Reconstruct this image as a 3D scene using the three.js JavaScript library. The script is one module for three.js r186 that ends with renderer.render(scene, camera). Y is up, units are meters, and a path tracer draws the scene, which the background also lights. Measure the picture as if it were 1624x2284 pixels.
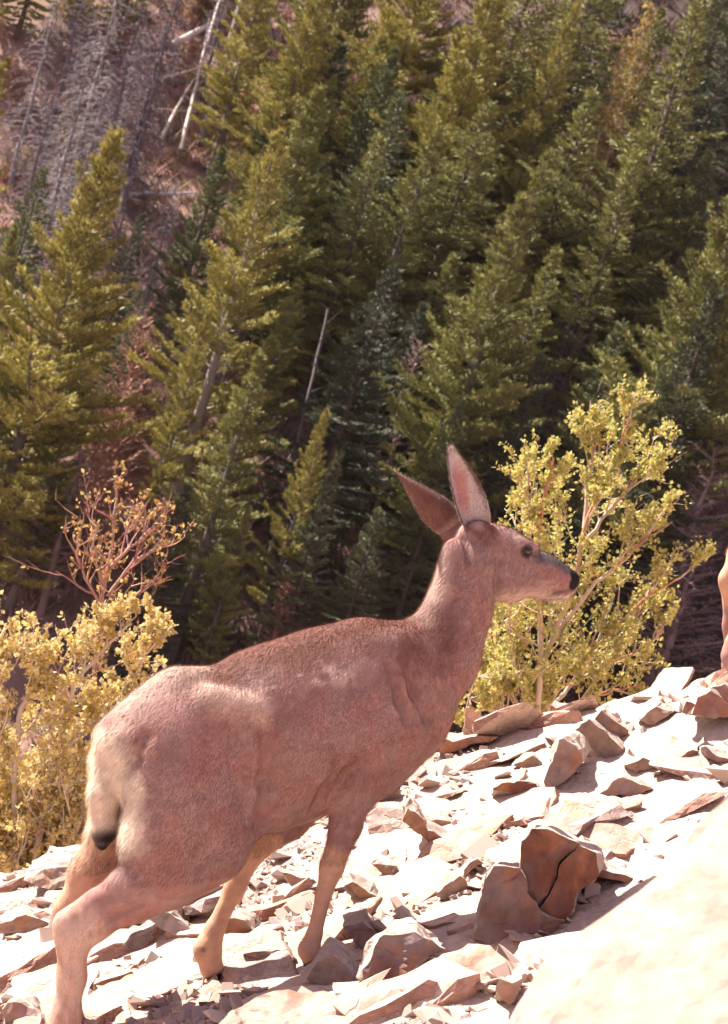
import * as THREE from 'three';
import { ConvexGeometry } from 'three/addons/geometries/ConvexGeometry.js';
import { mergeGeometries } from 'three/addons/utils/BufferGeometryUtils.js';

// ---------------------------------------------------------------- camera, sky, sun, exposure
const scene = new THREE.Scene();
const FOV = 30, ROLL = 15 * Math.PI / 180, PITCH = 4 * Math.PI / 180;
const camera = new THREE.PerspectiveCamera(FOV, 728 / 1024, 0.1, 1500);
const CP = new THREE.Vector3(0, 1.45, 0);
const F0 = new THREE.Vector3(0, -Math.sin(PITCH), -Math.cos(PITCH)), U0 = new THREE.Vector3(0, Math.cos(PITCH), -Math.sin(PITCH)), R0 = new THREE.Vector3(1, 0, 0);
const RT = R0.clone().multiplyScalar(Math.cos(ROLL)).addScaledVector(U0, Math.sin(ROLL));   // the camera was held tilted
const UP = R0.clone().multiplyScalar(-Math.sin(ROLL)).addScaledVector(U0, Math.cos(ROLL));
const BK = F0.clone().negate();
camera.position.copy(CP);
camera.quaternion.setFromRotationMatrix(new THREE.Matrix4().makeBasis(RT, UP, BK));
camera.focus = 5.35;
camera.userData.fStop = 9;
camera.updateMatrixWorld(true);

const dirW = (x, y, z) => new THREE.Vector3().addScaledVector(RT, x).addScaledVector(UP, y).addScaledVector(BK, z).normalize();
const SUN = dirW(-0.36, 0.84, -0.26);

function skyTexture() {
  const w = 256, h = 128, d = new Float32Array(w * h * 4);
  for (let j = 0; j < h; j++) for (let i = 0; i < w; i++) {
    const el = ((j + 0.5) / h - 0.5) * Math.PI, s = Math.max(0, Math.sin(el)), o = (j * w + i) * 4;
    const az = ((i + 0.5) / w - 0.5) * 2 * Math.PI;
    const dx = Math.cos(el) * Math.cos(az), dz = Math.cos(el) * Math.sin(az), dy = Math.sin(el);
    const g = Math.max(0, dx * SUN.x + dy * SUN.y + dz * SUN.z), glow = Math.pow(g, 24) * 0.9 + Math.pow(g, 5) * 0.22;
    const k = Math.pow(1 - s, 2.5);
    d[o] = 0.14 + 0.13 * k + glow * 0.8; d[o + 1] = 0.115 + 0.1 * k + glow * 0.7; d[o + 2] = 0.18 + 0.06 * k + glow * 0.62; d[o + 3] = 1;
    if (el < 0) { d[o] = 0.17; d[o + 1] = 0.14; d[o + 2] = 0.115; }
  }
  const t = new THREE.DataTexture(d, w, h, THREE.RGBAFormat, THREE.FloatType);
  t.mapping = THREE.EquirectangularReflectionMapping; t.magFilter = THREE.LinearFilter; t.needsUpdate = true;
  return t;
}
const sky = skyTexture();
scene.background = sky; scene.environment = sky;
const sun = new THREE.DirectionalLight(new THREE.Color().setRGB(1, 0.895, 0.8), 5);
sun.position.copy(SUN).multiplyScalar(120).add(new THREE.Vector3(0, 0, -30)); sun.target.position.set(0, 0, -30);
sun.castShadow = true; sun.shadow.mapSize.set(4096, 4096);
Object.assign(sun.shadow.camera, { left: -60, right: 60, top: 60, bottom: -60, near: 1, far: 300 });
scene.add(sun, sun.target);
scene.fog = new THREE.FogExp2(new THREE.Color().setRGB(0.86, 0.74, 0.82), 0.0001);
const renderer = new THREE.WebGLRenderer({ antialias: true });
renderer.setSize(728, 1024);
renderer.shadowMap.enabled = true; renderer.shadowMap.type = THREE.PCFSoftShadowMap;
renderer.toneMapping = THREE.LinearToneMapping;
renderer.toneMappingExposure = 3.4;

// ---------------------------------------------------------------- helpers
const V = (x, y, z) => new THREE.Vector3(x, y, z);
const FL = 1142 / Math.tan(FOV * Math.PI / 360);           // focal length for a 1624 x 2284 frame
function W(x, y, d) { return CP.clone().addScaledVector(RT, x).addScaledVector(UP, y).addScaledVector(BK, -d); }   // right, up, distance of the viewpoint -> world
function at(px, py, d) { return W((px - 812) / FL * d, (1142 - py) / FL * d, d); }
function mul(a) { return () => { a |= 0; a = a + 0x6D2B79F5 | 0; let t = Math.imul(a ^ a >>> 15, 1 | a); t = t + Math.imul(t ^ t >>> 7, 61 | t) ^ t; return ((t ^ t >>> 14) >>> 0) / 4294967296; }; }
const clamp = (x, a = 0, b = 1) => Math.min(b, Math.max(a, x));
const lerp = (a, b, t) => a + (b - a) * t;
const sst = (a, b, x) => { const t = clamp((x - a) / (b - a)); return t * t * (3 - 2 * t); };
const mix3 = (a, b, t) => [lerp(a[0], b[0], t), lerp(a[1], b[1], t), lerp(a[2], b[2], t)];
function hash(x, y, z) { let h = Math.imul(x, 374761393) + Math.imul(y, 668265263) + Math.imul(z, 2147483647 - 1274126177 | 0) | 0; h = Math.imul(h ^ h >>> 13, 1274126177); return ((h ^ h >>> 16) >>> 0) / 4294967296; }
function noise(x, y, z = 0, per = 0) {
  const X = Math.floor(x), Y = Math.floor(y), Z = Math.floor(z), fx = x - X, fy = y - Y, fz = z - Z;
  const u = fx * fx * (3 - 2 * fx), v = fy * fy * (3 - 2 * fy), w = fz * fz * (3 - 2 * fz);
  const m = per ? (k) => ((k % per) + per) % per : (k) => k;
  const x0 = m(X), x1 = m(X + 1), y0 = m(Y), y1 = m(Y + 1);
  const a = lerp(lerp(hash(x0, y0, Z), hash(x1, y0, Z), u), lerp(hash(x0, y1, Z), hash(x1, y1, Z), u), v);
  if (fz === 0) return a;
  const b = lerp(lerp(hash(x0, y0, Z + 1), hash(x1, y0, Z + 1), u), lerp(hash(x0, y1, Z + 1), hash(x1, y1, Z + 1), u), v);
  return lerp(a, b, w);
}
function fbm(x, y, z = 0, o = 4) { let s = 0, a = 0.5, n = 0; for (let i = 0; i < o; i++) { s += a * noise(x, y, z); n += a; a *= 0.5; x = x * 2.03 + 17.1; y = y * 2.03 + 5.7; z = z * 2.03 + 3.3; } return s / n; }
function tfbm(x, y, per, o, z = 0) { let s = 0, a = 0.5, n = 0; for (let i = 0; i < o; i++) { s += a * noise(x * per, y * per, z + i * 7, per); n += a; a *= 0.5; per *= 2; } return s / n; }
function texture(size, f, srgb) {
  const d = new Uint8Array(size * size * 4);
  for (let j = 0; j < size; j++) for (let i = 0; i < size; i++) {
    const c = f(i / size, j / size), o = (j * size + i) * 4;
    for (let k = 0; k < 3; k++) { let v = clamp(c[k]); if (srgb) v = v < 0.0031308 ? v * 12.92 : 1.055 * Math.pow(v, 1 / 2.4) - 0.055; d[o + k] = v * 255; }
    d[o + 3] = 255;
  }
  const t = new THREE.DataTexture(d, size, size, THREE.RGBAFormat, THREE.UnsignedByteType);
  t.wrapS = t.wrapT = THREE.RepeatWrapping; t.magFilter = THREE.LinearFilter; t.minFilter = THREE.LinearMipmapLinearFilter; t.generateMipmaps = true;
  if (srgb) t.colorSpace = THREE.SRGBColorSpace;
  t.needsUpdate = true; return t;
}
const taken = {};
function numbered(name) { const n = taken[name] = (taken[name] ?? -1) + 1; return n ? name + '_' + String(n).padStart(3, '0') : name; }
function tag(o, label, category, group, kind) {
  if (label) o.userData.label = label;
  if (category) o.userData.category = category;
  if (group) o.userData.group = group;
  if (kind) o.userData.kind = kind;
  return o;
}
function shade(o) { o.castShadow = o.receiveShadow = true; return o; }
function part(name, geo, mat, parent) { const m = shade(new THREE.Mesh(geo, mat)); m.name = name; parent.add(m); return m; }
function thing(name, pos, label, category, group) { const g = new THREE.Group(); g.name = numbered(name); g.position.copy(pos); scene.add(g); return tag(g, label, category, group); }

class MB {                                                  // collects tubes and blades into one geometry
  constructor() { this.p = []; this.c = []; this.i = []; }
  tri(a, b, c, col, col2) { const n = this.p.length / 3; this.p.push(a.x, a.y, a.z, b.x, b.y, b.z, c.x, c.y, c.z); const k = col2 || col; this.c.push(...col, ...col, ...k); this.i.push(n, n + 1, n + 2); }
  quad(a, b, c, d, col) { const n = this.p.length / 3; for (const q of [a, b, c, d]) { this.p.push(q.x, q.y, q.z); this.c.push(...col); } this.i.push(n, n + 1, n + 2, n, n + 2, n + 3); }
  tube(pts, rad, sides, col) {
    const n0 = this.p.length / 3, t = V(), a = V(), b = V(), q = V();
    let ref = Math.abs(pts[pts.length - 1].y - pts[0].y) > 0.9 * pts[0].distanceTo(pts[pts.length - 1]) ? V(1, 0, 0.2) : V(0.1, 1, 0);
    for (let k = 0; k < pts.length; k++) {
      t.copy(pts[Math.min(k + 1, pts.length - 1)]).sub(pts[Math.max(k - 1, 0)]).normalize();
      a.crossVectors(t, ref).normalize(); b.crossVectors(t, a);
      const r = typeof rad === 'function' ? rad(k / (pts.length - 1)) : rad[k], c = typeof col === 'function' ? col(k / (pts.length - 1)) : col;
      for (let s = 0; s < sides; s++) { const g = s / sides * Math.PI * 2; q.copy(pts[k]).addScaledVector(a, Math.cos(g) * r).addScaledVector(b, Math.sin(g) * r); this.p.push(q.x, q.y, q.z); this.c.push(...c); }
    }
    for (let k = 0; k < pts.length - 1; k++) for (let s = 0; s < sides; s++) {
      const A = n0 + k * sides + s, B = n0 + k * sides + (s + 1) % sides;
      this.i.push(A, A + sides, B, B, A + sides, B + sides);
    }
  }
  geo() {
    const g = new THREE.BufferGeometry();
    g.setAttribute('position', new THREE.Float32BufferAttribute(this.p, 3)); g.setAttribute('color', new THREE.Float32BufferAttribute(this.c, 3));
    g.setIndex(this.i); g.computeVertexNormals(); return g;
  }
}
function boxUV(g) {                                          // uv in metres, by the face's main direction
  const p = g.attributes.position, uv = new Float32Array(p.count * 2), A = V(), B = V(), C = V(), n = V();
  for (let i = 0; i < p.count; i += 3) {
    A.fromBufferAttribute(p, i); B.fromBufferAttribute(p, i + 1); C.fromBufferAttribute(p, i + 2);
    n.copy(B).sub(A).cross(C.clone().sub(A)); const x = Math.abs(n.x), y = Math.abs(n.y), z = Math.abs(n.z);
    [A, B, C].forEach((q, k) => { const o = (i + k) * 2; if (y >= x && y >= z) { uv[o] = q.x; uv[o + 1] = q.z; } else if (x >= z) { uv[o] = q.z; uv[o + 1] = q.y; } else { uv[o] = q.x; uv[o + 1] = q.y; } });
  }
  g.setAttribute('uv', new THREE.BufferAttribute(uv, 2)); return g;
}

// ---------------------------------------------------------------- materials
const rockMap = texture(1024, (u, v) => {
  const a = tfbm(u, v, 6, 6), b = tfbm(u, v, 3, 5, 40), c = tfbm(u, v, 48, 3, 80), st = tfbm(u * 1, v, 4, 4, 60);
  let k = [0.92, 0.92, 0.92];
  k = mix3(k, [0.98, 0.72, 0.5], sst(0.52, 0.68, b) * 0.8);
  k = mix3(k, [0.74, 0.72, 0.72], sst(0.54, 0.7, st) * 0.6);
  const m = 0.78 + 0.34 * a + (c - 0.5) * 0.4;
  return [k[0] * m, k[1] * m, k[2] * m];
}, true);
const rockBump = texture(1024, (u, v) => { const a = tfbm(u, v, 10, 6, 5), r = 1 - Math.abs(tfbm(u, v, 5, 4, 90) * 2 - 1); const h = a * 0.65 + sst(0.86, 1, r) * -0.35 + 0.25; return [h, h, h]; });
const soilMap = texture(1024, (u, v) => {
  const a = tfbm(u, v, 4, 5, 3), b = tfbm(u, v, 40, 4, 11), c = tfbm(u, v, 90, 2, 31);
  let k = mix3([0.46, 0.37, 0.31], [0.38, 0.265, 0.225], sst(0.5, 0.68, a) * 0.6);
  const m = 0.74 + 0.36 * b + 0.3 * (c - 0.5) + 0.14 * a;
  return [k[0] * m, k[1] * m, k[2] * m];
}, true);
const soilBump = texture(1024, (u, v) => { const h = tfbm(u, v, 24, 5, 3) * 0.7 + tfbm(u, v, 80, 2, 9) * 0.3; return [h, h, h]; });
const furMap = texture(512, (u, v) => { const m = 0.7 + 0.6 * tfbm(u, v, 60, 2, 3); return [m, m, m]; }, true);

const M = {};
M.rock = new THREE.MeshStandardMaterial({ name: 'weathered_argillite', map: rockMap, bumpMap: rockBump, bumpScale: 0.02, roughness: 0.92, vertexColors: true, });
M.paleRock = new THREE.MeshStandardMaterial({ name: 'bleached_rock', map: soilMap, color: new THREE.Color().setRGB(1.42, 1.42, 1.52), bumpMap: soilBump, bumpScale: 0.004, roughness: 0.95, vertexColors: true });
M.stone = [[0.5, 0.41, 0.345], [0.47, 0.375, 0.31], [0.43, 0.355, 0.315], [0.41, 0.275, 0.22], [0.34, 0.31, 0.3]].map((c) => new THREE.MeshStandardMaterial({ name: 'stone', map: rockMap, color: new THREE.Color().setRGB(...c), roughness: 0.95, bumpMap: rockBump, bumpScale: 0.005, vertexColors: true }));
M.soil = new THREE.MeshStandardMaterial({ name: 'gravel_soil', map: soilMap, bumpMap: soilBump, bumpScale: 0.02, roughness: 1, vertexColors: true });
M.grit = new THREE.MeshStandardMaterial({ name: 'grit', color: 0xffffff, roughness: 1 });
M.litter = new THREE.MeshStandardMaterial({ name: 'forest_litter', map: soilMap, roughness: 1, vertexColors: true });
M.bark = new THREE.MeshStandardMaterial({ name: 'bark', vertexColors: true, roughness: 0.95 });
M.twig = new THREE.MeshStandardMaterial({ name: 'twig', color: 0xffffff, roughness: 1 });
const needle = (name, r, g, b) => new THREE.MeshPhysicalMaterial({ name, color: new THREE.Color().setRGB(r, g, b), vertexColors: true, roughness: 0.6, transmission: 0.25, thickness: 0, specularIntensity: 0.5, side: THREE.DoubleSide });
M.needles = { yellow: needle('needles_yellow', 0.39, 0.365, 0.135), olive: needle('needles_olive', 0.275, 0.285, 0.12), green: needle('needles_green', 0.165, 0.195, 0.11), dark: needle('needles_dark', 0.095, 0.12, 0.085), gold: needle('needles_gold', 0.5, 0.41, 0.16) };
M.leaf = new THREE.MeshPhysicalMaterial({ name: 'leaf', vertexColors: true, roughness: 0.8, transmission: 0.5, thickness: 0, specularIntensity: 0.3, side: THREE.DoubleSide });

// ---------------------------------------------------------------- the far hillside
const d0 = (z) => -z;
function terrain(x, z) {
  const d = -z;
  let y = -7.5 + 0.8 * Math.max(0, d - 36) + 2.0 * Math.exp(-Math.pow((d - 36) / 4, 2)) * 0.3;
  y += (fbm(x * 0.09 + 3, z * 0.09, 0, 4) - 0.5) * 3.2 * sst(30, 45, d) + (fbm(x * 0.5, z * 0.5, 2, 3) - 0.5) * 0.7;
  const near = -2.0 + 0.36 * clamp(x, -9, 9) - 5.5 * sst(6, 26, d) - (d < 30 ? 1.2 * sst(-9, 9, -d) : 0) - 1.3;
  return lerp(Math.min(near, 2), y, sst(24, 36, d));
}
{
  const nx = 150, nz = 190, x0 = -110, x1 = 110, z0 = 40, z1 = -170, p = [], c = [], uv = [], idx = [];
  for (let j = 0; j <= nz; j++) for (let i = 0; i <= nx; i++) {
    const x = lerp(x0, x1, i / nx), z = lerp(z0, z1, j / nz), y = terrain(x, z);
    p.push(x, y, z); uv.push(x / 2.5, z / 2.5);
    const m = fbm(x * 0.22, z * 0.22, 5, 4), k = fbm(x * 0.8 + 9, z * 0.8, 3, 3);
    const col = mix3(mix3([0.5, 0.38, 0.36], [0.74, 0.5, 0.46], sst(0.4, 0.65, m)), [0.62, 0.56, 0.4], sst(0.5, 0.7, k) * 0.5);
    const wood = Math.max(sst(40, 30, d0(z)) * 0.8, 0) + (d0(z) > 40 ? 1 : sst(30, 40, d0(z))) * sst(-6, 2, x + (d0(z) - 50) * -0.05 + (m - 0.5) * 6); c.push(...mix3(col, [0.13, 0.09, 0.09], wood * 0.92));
  }
  for (let j = 0; j < nz; j++) for (let i = 0; i < nx; i++) { const a = j * (nx + 1) + i, b = a + nx + 1; idx.push(a, a + 1, b, b, a + 1, b + 1); }
  const g = new THREE.BufferGeometry();
  g.setAttribute('position', new THREE.Float32BufferAttribute(p, 3)); g.setAttribute('color', new THREE.Float32BufferAttribute(c, 3)); g.setAttribute('uv', new THREE.Float32BufferAttribute(uv, 2));
  g.setIndex(idx); g.computeVertexNormals();
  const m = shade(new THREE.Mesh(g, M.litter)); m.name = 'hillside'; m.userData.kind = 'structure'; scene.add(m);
}
function onHill(px, py) {                                    // where a line of sight meets the far slope
  const dir = at(px, py, 1).sub(CP); let t = 30;
  for (; t < 140; t += 0.1) { const q = CP.clone().addScaledVector(dir, t); if (q.y < terrain(q.x, q.z)) return q; }
  return CP.clone().addScaledVector(dir, t);
}
function pixel(q) { const r = q.clone().sub(CP), d = -r.dot(BK); return [812 + r.dot(RT) / d * FL, 1142 - r.dot(UP) / d * FL, d]; }

// ---------------------------------------------------------------- the near rocky slope
function gy(x, d) {                                          // height above the line of sight at (right, distance)
  const rise = sst(5.3, 7.3, d) * lerp(0.1, 0.3, sst(-0.8, 0.4, x));
  let y = 0.22 * clamp(x, -8, 8) - 1.22 + rise;
  const e = 7.35 + (fbm(x * 1.3, 4, 0, 3) - 0.5) * 0.7;
  if (d > e) y -= (d - e) * 0.85 + 0.02;
  y -= 0.12 * Math.exp(-Math.pow((x - 0.45) / 0.19, 2) - Math.pow((d - 5.0) / 0.17, 2));        // hollow under the broken boulders
  y += (fbm(x * 2.2 + 7, d * 2.2, 0, 3) - 0.5) * 0.12 + (fbm(x * 7, d * 7, 4, 3) - 0.5) * 0.035;
  return y;
}
function gd(px, py) { let d = 3; const u = (px - 812) / FL, v = (1142 - py) / FL; for (; d < 9; d += 0.01) if (v * d < gy(u * d, d)) return d; return 7.3; }
const rubble = (x, d) => sst(0.47, 0.6, fbm(x * 1.9 + 20, d * 1.9, 9, 3));   // where loose grit gathers
const groundMesh = (() => {
  const nx = 300, nd = 300, x0 = -5, x1 = 5, d0 = -1, d1 = 13, p = [], c = [], uv = [], idx = [];
  for (let j = 0; j <= nd; j++) for (let i = 0; i <= nx; i++) {
    const s = i / nx * 2 - 1, x = (s * 0.45 + s * s * s * 0.55) * 5, d = lerp(d0, d1, j / nd);
    let y = gy(x, d);
    const L = fbm(x * 3 + 2, d * 3, 6, 3) * 9, f = L - Math.floor(L);           // bedding steps
    y += (Math.floor(L) + sst(0, 0.25, f) - L) * 0.012;
    const q = W(x, y, d); p.push(q.x, q.y, q.z); uv.push(x / 1.4, d / 1.4);
    const r = rubble(x, d); c.push(...mix3([1.0, 0.98, 0.95], [0.9, 0.72, 0.66], r * 0.7));
  }
  for (let j = 0; j < nd; j++) for (let i = 0; i < nx; i++) { const a = j * (nx + 1) + i, b = a + nx + 1; idx.push(a, a + 1, b, b, a + 1, b + 1); }
  const g = new THREE.BufferGeometry();
  g.setAttribute('position', new THREE.Float32BufferAttribute(p, 3)); g.setAttribute('color', new THREE.Float32BufferAttribute(c, 3)); g.setAttribute('uv', new THREE.Float32BufferAttribute(uv, 2));
  g.setIndex(idx); g.computeVertexNormals();
  const m = shade(new THREE.Mesh(g, M.soil)); m.name = 'rocky_ground'; m.userData.kind = 'structure'; scene.add(m); return m;
})();

// ---------------------------------------------------------------- rocks
// a broken block: the outline of one face, laid on its own plane, carried back into the slope, split finely and roughened
function block(name, face, o) {
  const rnd = mul(o.seed ?? face.length * 991 + Math.round(face[0][0] * 7));
  const cx = o.c ? o.c[0] : face.reduce((s, q) => s + q[0], 0) / face.length, cy = o.c ? o.c[1] : face.reduce((s, q) => s + q[1], 0) / face.length;
  const d = o.d ?? (o.top ? gd(cx, cy) - 0.04 : gd(cx, Math.max(...face.map((q) => q[1])))), a = o.a ?? 0.25, b = o.b ?? -0.2;
  const nrm = dirW(a, b, 1);
  const front = face.map(([x, y]) => { const k = d + a * (x - cx) / FL * d + b * (cy - y) / FL * d; return at(x, y, k); });
  const ex = o.ex ?? [0.04, 0.05, -0.3], off = V().addScaledVector(RT, ex[0]).addScaledVector(UP, ex[1]).addScaledVector(BK, ex[2]);
  const cen = front.reduce((s, q) => s.add(q), V()).divideScalar(front.length);
  if (b <= 0.5) { off.copy(cen).sub(CP).normalize().multiplyScalar(-ex[2] * 1.15).addScaledVector(UP, 0.028).addScaledVector(RT, 0.004); }   // risers of ledges run straight back into the slope
  const tp = o.taper ?? 1.0;
  const back = front.map((q) => q.clone().sub(cen).multiplyScalar(tp).add(cen).add(off).add(V(rnd() - 0.5, rnd() - 0.5, rnd() - 0.5).multiplyScalar(0.04)));
  const tris = [];
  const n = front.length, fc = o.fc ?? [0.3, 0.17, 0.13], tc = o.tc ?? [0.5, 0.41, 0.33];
  const poly = THREE.ShapeUtils.triangulateShape(face.map(([x, y]) => new THREE.Vector2(x, -y)), []);
  const cw = THREE.ShapeUtils.isClockWise(face.map(([x, y]) => new THREE.Vector2(x, -y)));
  for (const [i, j, k] of poly) { tris.push([front[i], front[j], front[k], 0]); tris.push([back[k], back[j], back[i], 1]); }
  for (let i = 0; i < n; i++) { const j = (i + 1) % n; tris.push(cw ? [front[i], front[j], back[j], 1] : [front[j], front[i], back[i], 1], cw ? [front[i], back[j], back[i], 1] : [front[j], back[i], back[j], 1]); }
  const out = [], max = o.edge ?? 0.024;
  const split = (A, B, C, k, dep) => {
    const ab = A.distanceTo(B), bc = B.distanceTo(C), ca = C.distanceTo(A), m = Math.max(ab, bc, ca);
    if (m < max || dep > 11) { out.push([A, B, C, k]); return; }
    if (m === ab) { const q = A.clone().add(B).multiplyScalar(0.5); split(A, q, C, k, dep + 1); split(q, B, C, k, dep + 1); }
    else if (m === bc) { const q = B.clone().add(C).multiplyScalar(0.5); split(A, B, q, k, dep + 1); split(A, q, C, k, dep + 1); }
    else { const q = C.clone().add(A).multiplyScalar(0.5); split(A, B, q, k, dep + 1); split(q, B, C, k, dep + 1); }
  };
  for (const t of tris) split(t[0], t[1], t[2], t[3], 0);
  const amp = o.rough ?? 0.026, sc = o.scale ?? 13, w = V(), base = cen.clone();
  const move = (q) => { const l = (fbm(q.x * 3, q.y * 14, q.z * 3, 2)) ; w.set(fbm(q.x * sc, q.y * sc, q.z * sc, 3) - 0.5, fbm(q.x * sc + 31, q.y * sc, q.z * sc, 3) - 0.5, fbm(q.x * sc, q.y * sc + 57, q.z * sc, 3) - 0.5); return q.clone().addScaledVector(w, amp * 2).addScaledVector(nrm, (Math.round(l * 7) / 7 - l) * amp * 1.2).sub(base); };
  const p = [], c = [];
  for (const [A, B, C, k] of out) for (const q of [A, B, C]) {
    const r = move(q); p.push(r.x, r.y, r.z);
    const s = fbm(q.x * 15 + 3, q.y * 15, q.z * 15, 4), g = fbm(q.x * 22, q.y * 8 + 8, q.z * 22, 3), kk = 0.7 + 0.6 * fbm(q.x * 9 + 40, q.y * 38, q.z * 9, 4);
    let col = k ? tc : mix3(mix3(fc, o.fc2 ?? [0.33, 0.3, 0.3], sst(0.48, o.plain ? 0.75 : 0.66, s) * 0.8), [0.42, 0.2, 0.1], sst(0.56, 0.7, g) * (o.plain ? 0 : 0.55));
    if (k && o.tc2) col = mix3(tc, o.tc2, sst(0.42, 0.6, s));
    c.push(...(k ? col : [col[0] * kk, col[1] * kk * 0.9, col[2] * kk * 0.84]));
  }
  const g = new THREE.BufferGeometry();
  g.setAttribute('position', new THREE.Float32BufferAttribute(p, 3)); g.setAttribute('color', new THREE.Float32BufferAttribute(c, 3));
  boxUV(g); g.computeVertexNormals();
  const m = shade(new THREE.Mesh(g, o.plain ? M.paleRock : M.rock)); m.name = numbered(name); m.position.copy(base); scene.add(m);
  return tag(m, o.label, 'rock', o.group);
}
const PALE = [0.46, 0.375, 0.315], CREAM = [0.49, 0.4, 0.335], RUST = [0.21, 0.09, 0.06], TAN = [0.42, 0.26, 0.18], GREY = [0.33, 0.285, 0.28], PURPLE = [0.24, 0.145, 0.135];
// the dark broken faces in the middle of the slope
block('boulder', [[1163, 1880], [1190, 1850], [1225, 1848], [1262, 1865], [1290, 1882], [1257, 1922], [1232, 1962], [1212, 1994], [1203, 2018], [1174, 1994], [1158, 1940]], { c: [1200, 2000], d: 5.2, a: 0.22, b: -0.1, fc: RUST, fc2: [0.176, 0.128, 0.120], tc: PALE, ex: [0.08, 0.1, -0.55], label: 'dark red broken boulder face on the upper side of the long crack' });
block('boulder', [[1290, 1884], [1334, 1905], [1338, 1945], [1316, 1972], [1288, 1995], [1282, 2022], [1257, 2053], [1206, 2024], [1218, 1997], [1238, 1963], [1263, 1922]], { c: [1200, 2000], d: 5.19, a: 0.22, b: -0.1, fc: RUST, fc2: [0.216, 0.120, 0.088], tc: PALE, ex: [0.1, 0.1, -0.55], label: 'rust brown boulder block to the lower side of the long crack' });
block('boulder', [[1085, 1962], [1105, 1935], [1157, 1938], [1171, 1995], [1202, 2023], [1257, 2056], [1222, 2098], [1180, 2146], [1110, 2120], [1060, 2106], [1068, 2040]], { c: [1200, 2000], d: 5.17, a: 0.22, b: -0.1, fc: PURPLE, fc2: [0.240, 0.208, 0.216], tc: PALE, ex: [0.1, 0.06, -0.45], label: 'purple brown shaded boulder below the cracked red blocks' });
block('flat_rock', [[1196, 1846], [1228, 1812], [1262, 1790], [1330, 1770], [1378, 1780], [1425, 1818], [1484, 1868], [1440, 1905], [1400, 1925], [1330, 1900], [1286, 1878], [1240, 1855]], { top: true, a: -0.1, b: 2.2, fc: CREAM, fc2: [0.336, 0.304, 0.296], tc: [0.336, 0.288, 0.256], ex: [0.05, -0.18, -0.05], rough: 0.018, label: 'pale lit slab with a grey ridged back above the dark cracked blocks' });
block('flat_rock', [[1215, 1742], [1248, 1655], [1262, 1648], [1302, 1680], [1306, 1700], [1284, 1725], [1250, 1752], [1232, 1765]], { fc: [0.330, 0.278, 0.270], fc2: TAN, tc: CREAM, ex: [0.05, 0.05, -0.14], label: 'upright grey slab with orange stains leaning below the twin blocks' });
block('flat_rock', [[1281, 1634], [1318, 1605], [1392, 1668], [1362, 1688], [1360, 1696]], { fc: [0.360, 0.269, 0.220], fc2: GREY, tc: CREAM, ex: [0.04, 0.09, -0.2], label: 'tilted grey brown slab, left one of the twin blocks near the ridge' });
block('flat_rock', [[1328, 1602], [1340, 1585], [1400, 1632], [1402, 1660], [1384, 1656]], { fc: [0.340, 0.221, 0.180], fc2: GREY, tc: CREAM, ex: [0.06, 0.09, -0.2], label: 'tilted brown slab, right one of the twin blocks near the ridge' });
block('flat_rock', [[901, 1828], [912, 1795], [930, 1806], [955, 1846], [1002, 1878], [1056, 1888], [1040, 1905], [1008, 1908], [962, 1886], [920, 1850]], { fc: [0.450, 0.288, 0.200], fc2: TAN, tc: CREAM, ex: [0.06, 0.09, -0.2], label: 'thick tan slab with a striped orange edge right of the deer chest' });
block('flat_rock', [[1096, 1766], [1120, 1752], [1156, 1742], [1190, 1752], [1222, 1778], [1210, 1790], [1170, 1778], [1130, 1770]], { fc: [0.320, 0.160, 0.096], fc2: RUST, tc: CREAM, ex: [0.02, 0.07, -0.2], label: 'wedge shaped slab with a rusty underside between the grey slab and the tan slab' });
block('rock', [[1220, 1605], [1230, 1576], [1262, 1584], [1288, 1594], [1250, 1604]], { fc: [0.330, 0.163, 0.120], tc: CREAM, ex: [0.04, 0.05, -0.16], label: 'small dark triangular rock on the ridge line below the leafy shrub' });
block('flat_rock', [[968, 1652], [1010, 1654], [1062, 1648], [1110, 1644], [1090, 1658], [1046, 1668], [972, 1680]], { fc: [0.460, 0.259, 0.160], tc: CREAM, ex: [0.03, 0.07, -0.26], label: 'long flat ledge with an orange edge at the ridge in front of the deer chest' });
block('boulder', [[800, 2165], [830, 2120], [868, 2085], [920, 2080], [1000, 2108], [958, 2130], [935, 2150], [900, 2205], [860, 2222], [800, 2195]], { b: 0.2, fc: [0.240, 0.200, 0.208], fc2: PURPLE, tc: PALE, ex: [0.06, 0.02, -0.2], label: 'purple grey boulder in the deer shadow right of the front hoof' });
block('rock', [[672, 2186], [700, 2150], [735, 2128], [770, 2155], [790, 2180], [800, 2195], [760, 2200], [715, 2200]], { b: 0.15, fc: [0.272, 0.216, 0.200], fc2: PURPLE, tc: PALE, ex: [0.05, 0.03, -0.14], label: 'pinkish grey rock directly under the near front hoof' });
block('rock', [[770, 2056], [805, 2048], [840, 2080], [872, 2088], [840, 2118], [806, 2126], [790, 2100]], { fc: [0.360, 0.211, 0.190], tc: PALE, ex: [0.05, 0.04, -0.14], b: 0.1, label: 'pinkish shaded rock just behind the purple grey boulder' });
block('flat_rock', [[874, 2056], [886, 2045], [930, 2062], [985, 2074], [1035, 2052], [1040, 2068], [1018, 2088], [970, 2092], [930, 2082]], { fc: [0.440, 0.259, 0.160], tc: CREAM, ex: [0.03, 0.08, -0.2], label: 'flat pale slab with an orange front edge between tan slab and purple boulder' });
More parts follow.
